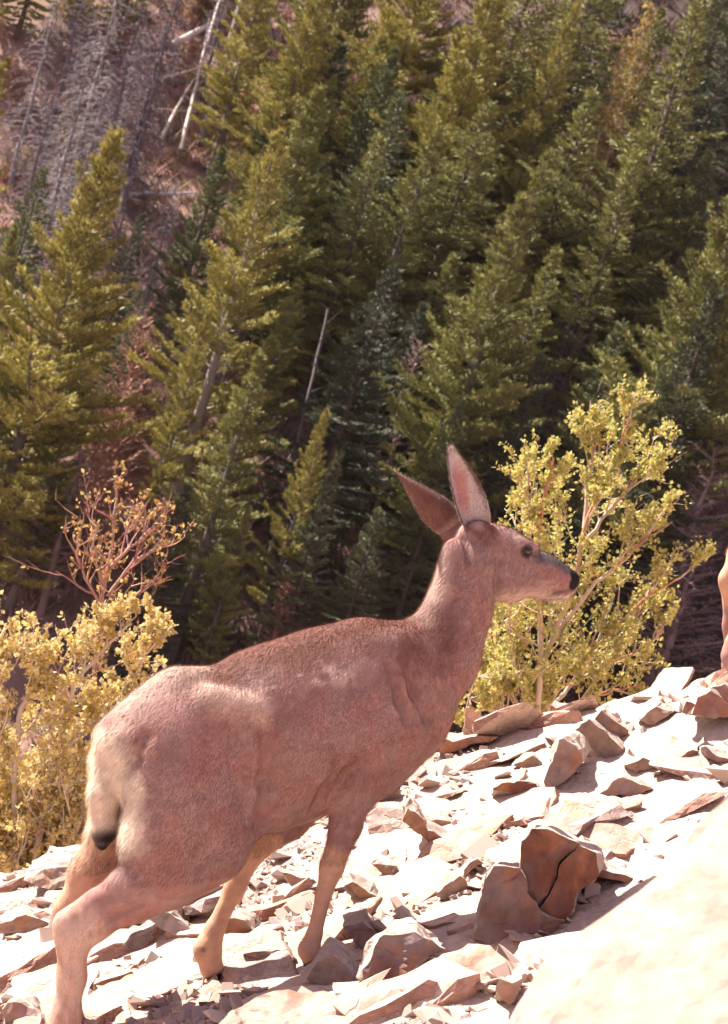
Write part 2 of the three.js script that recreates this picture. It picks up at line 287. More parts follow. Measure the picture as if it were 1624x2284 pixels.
block('boulder', [[868, 2300], [900, 2230], [945, 2175], [1005, 2122], [1040, 2106], [1090, 2112], [1150, 2150], [1196, 2160], [1206, 2190], [1150, 2260], [1130, 2330]], { d: 4.55, b: 1.3, a: -0.1, fc: CREAM, fc2: PALE, tc: CREAM, ex: [0.05, -0.25, -0.1], rough: 0.02, label: 'large pale boulder with a notch at the bottom below the purple brown boulder' });
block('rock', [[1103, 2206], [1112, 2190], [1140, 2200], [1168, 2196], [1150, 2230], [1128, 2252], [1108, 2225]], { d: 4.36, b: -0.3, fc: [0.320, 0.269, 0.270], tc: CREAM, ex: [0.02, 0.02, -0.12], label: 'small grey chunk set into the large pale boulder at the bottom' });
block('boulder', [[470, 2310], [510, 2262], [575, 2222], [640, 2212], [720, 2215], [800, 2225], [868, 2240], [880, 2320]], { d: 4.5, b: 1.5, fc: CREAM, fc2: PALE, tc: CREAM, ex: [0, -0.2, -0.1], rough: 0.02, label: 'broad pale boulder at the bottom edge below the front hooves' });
block('foreground_boulder', [[1750, 1690], [1640, 1762], [1565, 1822], [1500, 1915], [1400, 2000], [1300, 2082], [1205, 2165], [1150, 2250], [1105, 2340], [1060, 2460], [1800, 2500]], { d: 2.6, a: -0.15, b: 1.5, fc: [0.56, 0.55, 0.53], fc2: [0.55, 0.47, 0.45], tc: CREAM, plain: true, ex: [0.1, -0.3, -0.2], rough: 0.018, edge: 0.03, scale: 4, label: 'huge blurred pale boulder filling the lower right corner close by' });
block('flat_rock', [[1306, 1932], [1330, 1925], [1424, 1962], [1402, 1974], [1330, 1944]], { d: 5.5, fc: [0.360, 0.211, 0.160], tc: CREAM, ex: [0.06, 0.05, -0.16], label: 'narrow split slab reaching right from the rust brown block' });
block('rock', [[1182, 2150], [1222, 2112], [1260, 2085], [1275, 2100], [1240, 2135], [1205, 2170]], { d: 5.1, fc: [0.384, 0.280, 0.216], tc: CREAM, ex: [0.06, 0.06, -0.14], label: 'tan stone between the purple brown boulder and the blurred foreground boulder' });
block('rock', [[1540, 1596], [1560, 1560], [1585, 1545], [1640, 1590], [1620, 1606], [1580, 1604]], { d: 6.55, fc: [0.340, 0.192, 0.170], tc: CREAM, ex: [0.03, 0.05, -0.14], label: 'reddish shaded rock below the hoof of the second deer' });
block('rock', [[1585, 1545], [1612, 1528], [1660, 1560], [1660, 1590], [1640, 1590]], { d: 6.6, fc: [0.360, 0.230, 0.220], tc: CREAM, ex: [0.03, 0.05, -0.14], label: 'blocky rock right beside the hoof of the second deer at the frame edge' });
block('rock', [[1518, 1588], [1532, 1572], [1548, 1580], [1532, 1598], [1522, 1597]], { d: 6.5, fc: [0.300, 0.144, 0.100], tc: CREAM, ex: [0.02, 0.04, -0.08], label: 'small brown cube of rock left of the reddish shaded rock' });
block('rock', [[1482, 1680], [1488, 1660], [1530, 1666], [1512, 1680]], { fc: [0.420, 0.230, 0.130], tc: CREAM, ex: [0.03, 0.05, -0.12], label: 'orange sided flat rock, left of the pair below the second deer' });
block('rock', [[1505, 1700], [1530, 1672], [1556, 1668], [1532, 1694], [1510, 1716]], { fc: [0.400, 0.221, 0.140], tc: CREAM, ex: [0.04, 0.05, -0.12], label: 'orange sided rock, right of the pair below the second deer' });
block('flat_rock', [[1560, 1668], [1572, 1664], [1650, 1704], [1650, 1722], [1600, 1692]], { fc: [0.340, 0.240, 0.220], tc: CREAM, ex: [0.05, 0.07, -0.2], label: 'grey edged slab at the right frame edge above the blurred boulder' });
block('flat_rock', [[758, 1968], [775, 1962], [820, 1980], [866, 2020], [862, 2034], [820, 2010], [790, 1990]], { fc: [0.460, 0.307, 0.200], tc: CREAM, ex: [0.05, 0.12, -0.26], label: 'broad pale slab with a tan front edge right behind the near front leg' });
block('flat_rock', [[270, 2115], [300, 2082], [342, 2066], [336, 2092], [312, 2116]], { fc: [0.240, 0.211, 0.220], tc: CREAM, ex: [0.05, 0.06, -0.15], d: 5.15, label: 'dark grey slab edge under the near hind leg of the deer' });
block('rock', [[310, 2050], [345, 2035], [390, 2040], [425, 2075], [420, 2100], [380, 2076]], { b: 0.3, fc: [0.420, 0.384, 0.400], fc2: [0.288, 0.288, 0.304], tc: CREAM, ex: [0.03, 0.03, -0.1], label: 'bluish grey flat rock between the hind and front legs' });
block('rock', [[500, 2078], [512, 2050], [545, 2050], [558, 2072], [530, 2092]], { fc: [0.400, 0.230, 0.150], tc: PALE, ex: [0.03, 0.04, -0.1], label: 'small brown rock beside the far front leg' });
block('rock', [[0, 2250], [20, 2230], [80, 2245], [112, 2284], [60, 2300], [0, 2300]], { b: 0.4, fc: [0.450, 0.346, 0.330], tc: PALE, ex: [0, 0.03, -0.12], label: 'pinkish grey rock left of the hind hoof at the bottom corner' });
block('boulder', [[60, 1960], [100, 1938], [150, 1928], [190, 1945], [230, 1965], [200, 1985], [120, 1985]], { b: 0.6, fc: CREAM, fc2: PALE, tc: CREAM, ex: [0, 0.02, -0.25], label: 'rounded pale boulder on the ridge behind the hind legs' });
for (const [face, label] of [
  [[[630, 1945], [700, 1958], [738, 1985], [720, 2004], [660, 1978]], 'tan edged flat rock between the two front legs of the deer'],
  [[[545, 2132], [640, 2116], [665, 2140], [600, 2156]], 'low brown edged slab just right of the far front hoof'],
  [[[975, 1992], [1032, 1955], [1046, 1972], [1000, 2008]], 'short tan slab edge above the purple brown boulder on its left'],
  [[[1330, 1772], [1395, 1742], [1462, 1762], [1405, 1782]], 'flat rock with a brown edge above the pale grey ridged slab'],
  [[[1395, 1706], [1462, 1686], [1480, 1702], [1424, 1722]], 'low slab edge left of the orange sided rocks'],
  [[[1140, 1704], [1185, 1684], [1205, 1700], [1172, 1716]], 'small angular rock left of the upright grey slab'],
  [[[830, 1925], [885, 1940], [912, 1966], [880, 1976]], 'thin slab edge below the thick tan slab'],
  [[[1010, 1955], [1064, 1920], [1078, 1934], [1030, 1968]], 'thin slab edge left of the dark red broken boulder'],
  [[[1430, 1600], [1470, 1570], [1500, 1590], [1462, 1618]], 'brown sided rock on the ridge left of the small brown cube of rock'],
  [[[215, 2190], [290, 2170], [330, 2190], [270, 2215]], 'pinkish slab right of the near hind leg'],
  [[[0, 2060], [60, 2040], [108, 2056], [60, 2082], [0, 2080]], 'flat slab at the left frame edge level with the hock'],
]) block('flat_rock', face, { fc: [0.42, 0.29, 0.225], fc2: [0.38, 0.31, 0.28], tc: CREAM, ex: [0.04, 0.06, -0.22], a: 0.2, b: 0.05, label });
// loose stones
{
  const rnd = mul(77), geos = [], raw = [];
  for (let k = 0; k < 10; k++) {
    const pts = [], sx = 0.5 + rnd() * 0.25, sy = 0.1 + rnd() * 0.16, sz = 0.32 + rnd() * 0.2;
    for (let i = 0; i < 15; i++) { const s = () => (rnd() < 0.5 ? -1 : 1) * (0.55 + 0.45 * rnd()); pts.push(V(s() * sx, s() * sy, s() * sz)); }
    const g0 = new ConvexGeometry(pts), P0 = g0.attributes.position, tp = [];
    const cut = (A, B, C, dep) => { const m = Math.max(A.distanceTo(B), B.distanceTo(C), C.distanceTo(A)); if (m < 0.2 || dep > 6) { tp.push(A, B, C); return; } if (m === A.distanceTo(B)) { const q = A.clone().lerp(B, 0.5); cut(A, q, C, dep + 1); cut(q, B, C, dep + 1); } else if (m === B.distanceTo(C)) { const q = B.clone().lerp(C, 0.5); cut(A, B, q, dep + 1); cut(A, q, C, dep + 1); } else { const q = C.clone().lerp(A, 0.5); cut(A, B, q, dep + 1); cut(q, B, C, dep + 1); } };
    for (let i = 0; i < P0.count; i += 3) cut(V().fromBufferAttribute(P0, i), V().fromBufferAttribute(P0, i + 1), V().fromBufferAttribute(P0, i + 2), 0);
    raw.push(g0.clone());
    const g = new THREE.BufferGeometry(); g.setAttribute('position', new THREE.Float32BufferAttribute(tp.flatMap((q) => { const e = 5; return [q.x + (fbm(q.x * e + k, q.y * e, q.z * e, 3) - 0.5) * 0.14, q.y + (fbm(q.x * e, q.y * e + 9 + k, q.z * e, 3) - 0.5) * 0.11, q.z + (fbm(q.x * e, q.y * e, q.z * e + 5 + k, 3) - 0.5) * 0.14]; }), 3)); g.computeVertexNormals();
    const nn = g.attributes.normal, vc = []; boxUV(g);
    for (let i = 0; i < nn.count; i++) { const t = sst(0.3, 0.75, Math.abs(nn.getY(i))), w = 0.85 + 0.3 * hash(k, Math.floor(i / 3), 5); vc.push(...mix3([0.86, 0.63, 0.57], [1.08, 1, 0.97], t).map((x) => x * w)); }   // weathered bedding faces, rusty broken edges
    g.setAttribute('color', new THREE.Float32BufferAttribute(vc, 3)); geos.push(g);
  }
  const q = new THREE.Quaternion(), up = V(0, 1, 0);
  let n = 0;
  for (let tries = 0; n < 296 && tries < 9000; tries++) {
    const d = 4.3 + 3.1 * Math.pow(rnd(), 0.8), x = (rnd() * 2 - 1) * d * 0.205;
    if (rnd() > 0.35 + 0.65 * rubble(x + 0.2, d)) continue;
    const s = 0.05 + 0.3 * Math.pow(rnd(), 2.4);
    const e = 0.05, nrm = W(x + e, gy(x + e, d), d).sub(W(x - e, gy(x - e, d), d)).cross(W(x, gy(x, d - e), d - e).sub(W(x, gy(x, d + e), d + e))).normalize(); if (nrm.y < 0) nrm.negate();
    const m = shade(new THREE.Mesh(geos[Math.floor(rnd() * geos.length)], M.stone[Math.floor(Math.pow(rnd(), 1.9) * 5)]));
    m.name = n ? 'stone_' + String(n).padStart(3, '0') : 'stone';
    m.position.copy(W(x, gy(x, d), d)).addScaledVector(nrm, s * 0.02);
    q.setFromUnitVectors(up, nrm.add(V(rnd() - 0.5, rnd() - 0.5, rnd() - 0.5).multiplyScalar(0.5)).normalize());
    m.quaternion.copy(q).multiply(new THREE.Quaternion().setFromAxisAngle(up, rnd() * 6.28)); m.scale.set(s, s * (0.35 + rnd() * 0.45), s * (0.7 + 0.5 * rnd()));
    groundMesh.add(m); n++;
  }
  const N = 11000, gs = raw.slice(0, 3);
  gs.forEach((g, gi) => {
    const im = shade(new THREE.InstancedMesh(g, M.grit, gi === 2 ? 420 : N / 2)), mt = new THREE.Matrix4(), col = new THREE.Color(); let k = 0;
    while (k < im.count) {
      const d = 3.9 + 3.6 * rnd(), x = (rnd() * 2 - 1) * d * 0.21;
      if (rnd() > (gi === 2 ? 0.25 + rubble(x, d) : 0.03 + Math.pow(rubble(x, d), 1.5))) continue;
      const s = gi === 2 ? 0.035 + 0.06 * Math.pow(rnd(), 2) : 0.008 + 0.032 * Math.pow(rnd(), 2.5);
      q.setFromEuler(new THREE.Euler(rnd() * 1.2 - 0.6, rnd() * 6.3, rnd() * 1.2 - 0.6 + 0.3));
      mt.compose(W(x, gy(x, d) + s * 0.1, d), q, V(s, s * (0.7 + rnd() * 0.8), s * (0.7 + 0.6 * rnd()))); im.setMatrixAt(k, mt);
      const v = 0.65 + 0.5 * rnd(), t = rnd(); const c = gi === 2 || t < 0.5 ? [0.42, 0.325, 0.275] : t < 0.78 ? [0.37, 0.25, 0.215] : [0.31, 0.26, 0.25];
      im.setColorAt(k, col.setRGB(c[0] * v, c[1] * v, c[2] * v)); k++;
    }
    im.name = ['gravel', 'gravel_001', 'gravel_002'][gi]; im.userData.kind = 'stuff'; im.userData.label = ['fine tan gravel scattered over the rocky slope', 'chipped reddish gravel lying between the rocks', 'flat angular gravel strewn under the deer'][gi]; scene.add(im);
  });
}
// ---------------------------------------------------------------- the deer
// The animal's plane stands at an angle to the viewer; joints are [x, y, offset to its near side in metres, radius] along that plane.
function frameOf(deg, d0) { const s = Math.sin(deg * Math.PI / 180), c = Math.cos(deg * Math.PI / 180); return { s, c, k: -d0 * c, l: V(s, 0, c) }; }
const BODY = frameOf(27, 5.45), HEAD = frameOf(16, 5.56);
function J(f, [px, py, lat, r]) { const u = (px - 812) / FL, v = (1142 - py) / FL, d = (f.k + lat) / (u * f.s - f.c); return { p: V(u * d, v * d, -d), r: r / FL * d }; }
function deerPrims(hindShift) {
  const P = [], h = hindShift, h2 = 0;
  const add = (f, pts, s, k) => { for (let i = 0; i + 1 < pts.length; i++) P.push({ a: J(f, pts[i]), b: J(f, pts[i + 1]), s, k, l: f.l }); };
  add(BODY, [[352, 1690, 0, 128], [430, 1668, 0, 152], [640, 1636, 0, 189], [790, 1584, 0, 178], [885, 1548, 0, 138]], 0.72, 0.06);
  add(BODY, [[830, 1648, 0, 112], [915, 1612, 0, 72]], 0.8, 0.06);
  add(BODY, [[800, 1436, 0, 38], [910, 1442, 0, 44]], 1, 0.06);
  add(BODY, [[392, 1532, 0, 38], [455, 1548, 0, 44]], 1, 0.05);
  add(BODY, [[360, 1580, 0, 52], [262, 1640, 0, 40]], 1, 0.06);
  add(BODY, [[560, 1530, 0, 60], [700, 1490, 0, 60], [810, 1450, 0, 50]], 0.9, 0.06);
  // near hind leg
  add(BODY, [[405, 1690, 0.075, 122], [425, 1810, 0.09, 118], [462, 1878, 0.09, 92]], 0.62, 0.035);
  add(BODY, [[392, 1760, 0.09, 92], [360, 1880, 0.095, 84], [318, 1965, 0.095, 60]], 0.7, 0.04);
  add(BODY, [[462, 1878, 0.095, 92], [380 + h2, 1945, 0.095, 74], [292 + h2, 2000, 0.095, 51], [200 + h2, 2060, 0.095, 39], [163 + h2, 2082, 0.095, 40]], 0.72, 0.035);
  add(BODY, [[300 + h2, 1962, 0.095, 20], [215 + h2, 2010, 0.095, 19], [142 + h2, 2054, 0.095, 20]], 0.9, 0.03);
  add(BODY, [[163 + h2, 2085, 0.095, 38], [160 + h * 0.5, 2180, 0.095, 31], [147 + h, 2265, 0.095, 30], [140 + h, 2300, 0.095, 35], [162 + h, 2352, 0.095, 32]], 0.85, 0.02);
  add(BODY, [[160 + h, 2350, 0.095, 31], [176 + h, 2375, 0.095, 27]], 0.9, 0.01);
  // far hind leg
  add(BODY, [[303, 1720, -0.09, 108], [268, 1850, -0.1, 64], [200 + h2, 1950, -0.1, 42], [152 + h2 * 2, 2030, -0.1, 28], [160 + h2 * 2, 2170, -0.1, 22], [160 + h2 * 2, 2290, -0.1, 24], [178 + h2 * 2, 2340, -0.1, 20]], 0.75, 0.03);
  // tail
  add(BODY, [[250, 1650, 0, 26], [233, 1770, 0, 31], [234, 1850, 0, 27], [228, 1886, 0, 11]], 0.8, 0.018);
  // near foreleg
  add(BODY, [[868, 1478, 0.085, 66], [810, 1630, 0.11, 88], [780, 1738, 0.105, 66]], 0.55, 0.03);
  add(BODY, [[905, 1470, 0.07, 60], [880, 1620, 0.085, 72], [800, 1745, 0.1, 58]], 0.6, 0.03);
  add(BODY, [[788, 1765, 0.1, 47], [772, 1840, 0.095, 35], [740, 1935, 0.09, 27]], 0.75, 0.02);
  add(BODY, [[740, 1935, 0.09, 27], [722, 1995, 0.09, 17.5], [701, 2085, 0.09, 17], [690, 2118, 0.09, 24], [696, 2148, 0.09, 18]], 0.85, 0.012);
  add(BODY, [[696, 2146, 0.09, 19], [708, 2160, 0.09, 15]], 0.9, 0.008);
  // far foreleg
  add(BODY, [[760, 1680, -0.1, 80], [640, 1820, -0.1, 52], [558, 1895, -0.1, 34], [524, 1980, -0.1, 21.5], [478, 2075, -0.1, 20], [463, 2116, -0.1, 29], [472, 2158, -0.1, 24]], 0.8, 0.02);
  add(BODY, [[472, 2158, -0.1, 25], [484, 2178, -0.1, 21]], 0.9, 0.01);
  // loin point, flank fold, shoulder edge, belly
  add(BODY, [[470, 1566, 0.105, 38], [552, 1588, 0.13, 36]], 0.8, 0.03);
  add(BODY, [[568, 1610, 0.12, 22], [572, 1760, 0.13, 18], [560, 1850, 0.1, 16]], 0.8, 0.045);
  add(BODY, [[740, 1668, 0.06, 54], [604, 1784, 0.06, 68]], 0.9, 0.05);
  // neck and head
  add(BODY, [[890, 1530, 0, 118], [985, 1462, 0, 82], [1028, 1362, 0, 63], [1050, 1262, 0, 62]], 0.74, 0.05);
  add(BODY, [[940, 1432, 0, 40], [988, 1350, 0, 26], [1012, 1230, 0, 24]], 0.9, 0.04);
  add(HEAD, [[1078, 1218, 0, 54], [1130, 1223, 0, 46]], 0.86, 0.03);
  add(HEAD, [[1082, 1284, 0, 55], [1140, 1294, 0, 47]], 0.66, 0.03);
  add(HEAD, [[1140, 1262, 0, 56], [1212, 1282, 0, 41], [1262, 1296, 0, 27]], 0.72, 0.03);
  add(HEAD, [[1250, 1292, 0, 26], [1272, 1292, 0, 20]], 1.1, 0.012);
  add(HEAD, [[1160, 1214, 0.036, 15], [1192, 1222, 0.032, 11]], 1, 0.018);
  add(HEAD, [[1160, 1214, -0.036, 15], [1192, 1222, -0.032, 11]], 1, 0.018);
  add(HEAD, [[1205, 1314, 0, 20], [1258, 1322, 0, 14]], 1.1, 0.014);
  add(HEAD, [[1046, 1192, 0.034, 22], [1066, 1184, 0.036, 20]], 1, 0.03);
  add(HEAD, [[1006, 1186, -0.04, 24], [1040, 1190, -0.02, 26]], 1, 0.03);
  return P;
}
function bodyDistance(P) {
  const Q = P.map((e) => {
    const k = 1 / e.s - 1, a = e.a.p, b0 = e.b.p.clone().sub(a), bl = b0.dot(e.l), b = b0.addScaledVector(e.l, k * bl);
    return { ax: a.x, ay: a.y, az: a.z, bx: b.x, by: b.y, bz: b.z, bb: b.dot(b) || 1e-9, lx: e.l.x, ly: e.l.y, lz: e.l.z, k, s: e.s, ra: e.a.r, rb: e.b.r, sm: e.k };
  });
  const solid = (x, y, z) => {
    let f = 1e3;
    for (const e of Q) {
      let px = x - e.ax, py = y - e.ay, pz = z - e.az; const w = (px * e.lx + py * e.ly + pz * e.lz) * e.k;
      px += e.lx * w; py += e.ly * w; pz += e.lz * w;
      let t = (px * e.bx + py * e.by + pz * e.bz) / e.bb; t = t < 0 ? 0 : t > 1 ? 1 : t;
      const qx = px - e.bx * t, qy = py - e.by * t, qz = pz - e.bz * t;
      let d = Math.sqrt(qx * qx + qy * qy + qz * qz) - (e.ra + (e.rb - e.ra) * t);
      if (d > 0 || e.s > 1) d *= Math.min(1, e.s); 
      const h = e.sm - Math.abs(d - f);
      f = Math.min(f, d) - (h > 0 ? h * h / (4 * e.sm) : 0);
    }
    return f;
  };
  // creases in the hide: elbow, shoulder, flank, jaw, neck
  const onHide = ([x, y, r]) => { const u = (x - 812) / FL, v = (1142 - y) / FL; let d = 4.3; for (; d < 6.6; d += 0.004) if (solid(u * d, v * d, -d) < 0) break; return { x: u * d, y: v * d, z: -d, r: r / FL * d }; };
  const G = [];
  for (const [k, line] of [[0.02, [[698, 1806, 7], [724, 1762, 10], [758, 1716, 4]]], [0.025, [[742, 1776, 10], [775, 1730, 10], [820, 1690, 3]]], [0.03, [[902, 1470, 5], [925, 1540, 9], [950, 1600, 5]]], [0.03, [[868, 1490, 3], [892, 1560, 7], [905, 1610, 3]]], [0.035, [[590, 1640, 4], [594, 1740, 9], [578, 1840, 6]]], [0.025, [[1112, 1250, 3], [1108, 1300, 6], [1104, 1340, 4]]], [0.02, [[1034, 1200, 4], [1046, 1250, 5]]], [0.02, [[330, 2010, 4], [255, 2040, 6], [210, 2080, 4]]], [0.03, [[330, 1640, 4], [300, 1690, 7], [285, 1720, 4]]]]) {
    const q = line.map(onHide); for (let i = 0; i + 1 < q.length; i++) G.push({ a: q[i], b: q[i + 1], k });
  }
  return (x, y, z) => {
    let f = solid(x, y, z); if (f > 0.05 || f < -0.08) return f;
    for (const { a, b, k } of G) {
      const bx = b.x - a.x, by = b.y - a.y, bz = b.z - a.z; let t = ((x - a.x) * bx + (y - a.y) * by + (z - a.z) * bz) / (bx * bx + by * by + bz * bz); t = t < 0 ? 0 : t > 1 ? 1 : t;
      const d = lerp(a.r, b.r, t) - Math.hypot(x - a.x - bx * t, y - a.y - by * t, z - a.z - bz * t), h = k - Math.abs(f - d);
      f = Math.max(f, d) + (h > 0 ? h * h / (4 * k) : 0);
    }
    return f;
  };
}
function surfaceNet(f, lo, hi, cell) {
  const n = [0, 1, 2].map((i) => Math.ceil((hi[i] - lo[i]) / cell / 8) * 8), [nx, ny, nz] = n, sx = 1, sy = nx + 1, sz = (nx + 1) * (ny + 1);
  const F = new Float32Array(sz * (nz + 1)).fill(1);
  const blocks = [], reach = cell * 8 * 0.87 * 1.6 + 0.02;
  for (let k = 0; k < nz; k += 8) for (let j = 0; j < ny; j += 8) for (let i = 0; i < nx; i += 8) {
    const c = f(lo[0] + (i + 4) * cell, lo[1] + (j + 4) * cell, lo[2] + (k + 4) * cell);
    if (Math.abs(c) > reach) { if (c < 0) for (let z = k; z <= k + 8; z++) for (let y = j; y <= j + 8; y++) for (let x = i; x <= i + 8; x++) F[x + y * sy + z * sz] = -1; continue; }
    blocks.push([i, j, k]);
  }
  for (const [i, j, k] of blocks) for (let z = k; z <= k + 8; z++) for (let y = j; y <= j + 8; y++) for (let x = i; x <= i + 8; x++) F[x + y * sy + z * sz] = f(lo[0] + x * cell, lo[1] + y * cell, lo[2] + z * cell);
  const id = new Map(), p = [], idx = [], cs = [0, sx, sy, sx + sy, sz, sz + sx, sz + sy, sz + sx + sy];
  const E = [[0, 1], [2, 3], [4, 5], [6, 7], [0, 2], [1, 3], [4, 6], [5, 7], [0, 4], [1, 5], [2, 6], [3, 7]];
  for (const [bi, bj, bk] of blocks) for (let z = bk; z < bk + 8; z++) for (let y = bj; y < bj + 8; y++) for (let x = bi; x < bi + 8; x++) {
    const o = x + y * sy + z * sz; let m = 0; for (let c = 0; c < 8; c++) if (F[o + cs[c]] < 0) m |= 1 << c;
    if (m === 0 || m === 255) continue;
    let X = 0, Y = 0, Z = 0, q = 0;
    for (const [a, b] of E) { if (((m >> a) ^ (m >> b)) & 1) { const fa = F[o + cs[a]], fb = F[o + cs[b]], t = fa / (fa - fb); X += lerp(a & 1, b & 1, t); Y += lerp(a >> 1 & 1, b >> 1 & 1, t); Z += lerp(a >> 2, b >> 2, t); q++; } }
    id.set(o, p.length / 3); p.push(lo[0] + (x + X / q) * cell, lo[1] + (y + Y / q) * cell, lo[2] + (z + Z / q) * cell);
  }
  for (const o of id.keys()) {
    const f0 = F[o] < 0;
    for (const [d, u, v] of [[sx, sy, sz], [sy, sz, sx], [sz, sx, sy]]) {
      if ((F[o + d] < 0) === f0) continue;
      const a = id.get(o - u - v), b = id.get(o - v), c = id.get(o), e = id.get(o - u);
      if (a === undefined || b === undefined || c === undefined || e === undefined) continue;
      if (f0) idx.push(a, b, c, a, c, e); else idx.push(a, c, b, a, e, c);
    }
  }
  return { p, idx };
}
function ear(f, base, tip, half, open, curl, bulge, prof) {   // a cupped leaf with two skins; returns points, faces and which skin
  const a = J(f, base).p, b = J(f, tip).p, axis = b.clone().sub(a), L = axis.length(); axis.normalize();
  const n = V(...open); n.addScaledVector(axis, -n.dot(axis)).normalize(); const w = V().crossVectors(axis, n), p = [], idx = [], inner = [], T = 26, S = 16, wid = half / FL * 5.5;
  for (let skin = 0; skin < 2; skin++) for (let i = 0; i <= T; i++) for (let j = 0; j <= S; j++) {
    const t = i / T, s = j / S * 2 - 1, wd = wid * prof(t), ang = s * curl * (1 - 0.35 * t), edge = 1 - Math.pow(Math.abs(s), 4);
    const r = wd / Math.sin(Math.min(curl * (1 - 0.35 * t), 1.5));
    const q = a.clone().addScaledVector(axis, t * L).addScaledVector(w, Math.sin(ang) * r).addScaledVector(n, (1 - Math.cos(ang)) * r - wd * 0.45 + bulge * L * Math.sin(t * Math.PI) - (skin ? 0.007 * edge * Math.min(1, (1 - t) * 6) : 0));
    p.push(q.x, q.y, q.z); inner.push(skin ? 0 : 1);
  }
  const N = (T + 1) * (S + 1);
  for (let skin = 0; skin < 2; skin++) for (let i = 0; i < T; i++) for (let j = 0; j < S; j++) {
    const o = skin * N + i * (S + 1) + j, r = o + S + 1;
    if (skin) idx.push(o, o + 1, r, o + 1, r + 1, r); else idx.push(o, r, o + 1, o + 1, r, r + 1);
  }
  return { p, idx, inner, T, S };
}
const HEADING = V(BODY.c, 0.28, -BODY.s).normalize();
const FURC = { body: [0.335, 0.182, 0.158], back: [0.15, 0.066, 0.05], grey: [0.33, 0.22, 0.2], cream: [0.78, 0.66, 0.53], leg: [0.58, 0.36, 0.24], shin: [0.48, 0.3, 0.22], pale: [0.56, 0.41, 0.34], dark: [0.06, 0.045, 0.045], black: [0.018, 0.014, 0.016], nosegrey: [0.13, 0.115, 0.12], white: [0.75, 0.66, 0.56] };
const seg = (q, a, b) => { const ab = b.clone().sub(a), t = clamp(q.clone().sub(a).dot(ab) / ab.lengthSq()); return q.distanceTo(a.clone().addScaledVector(ab, t)); };
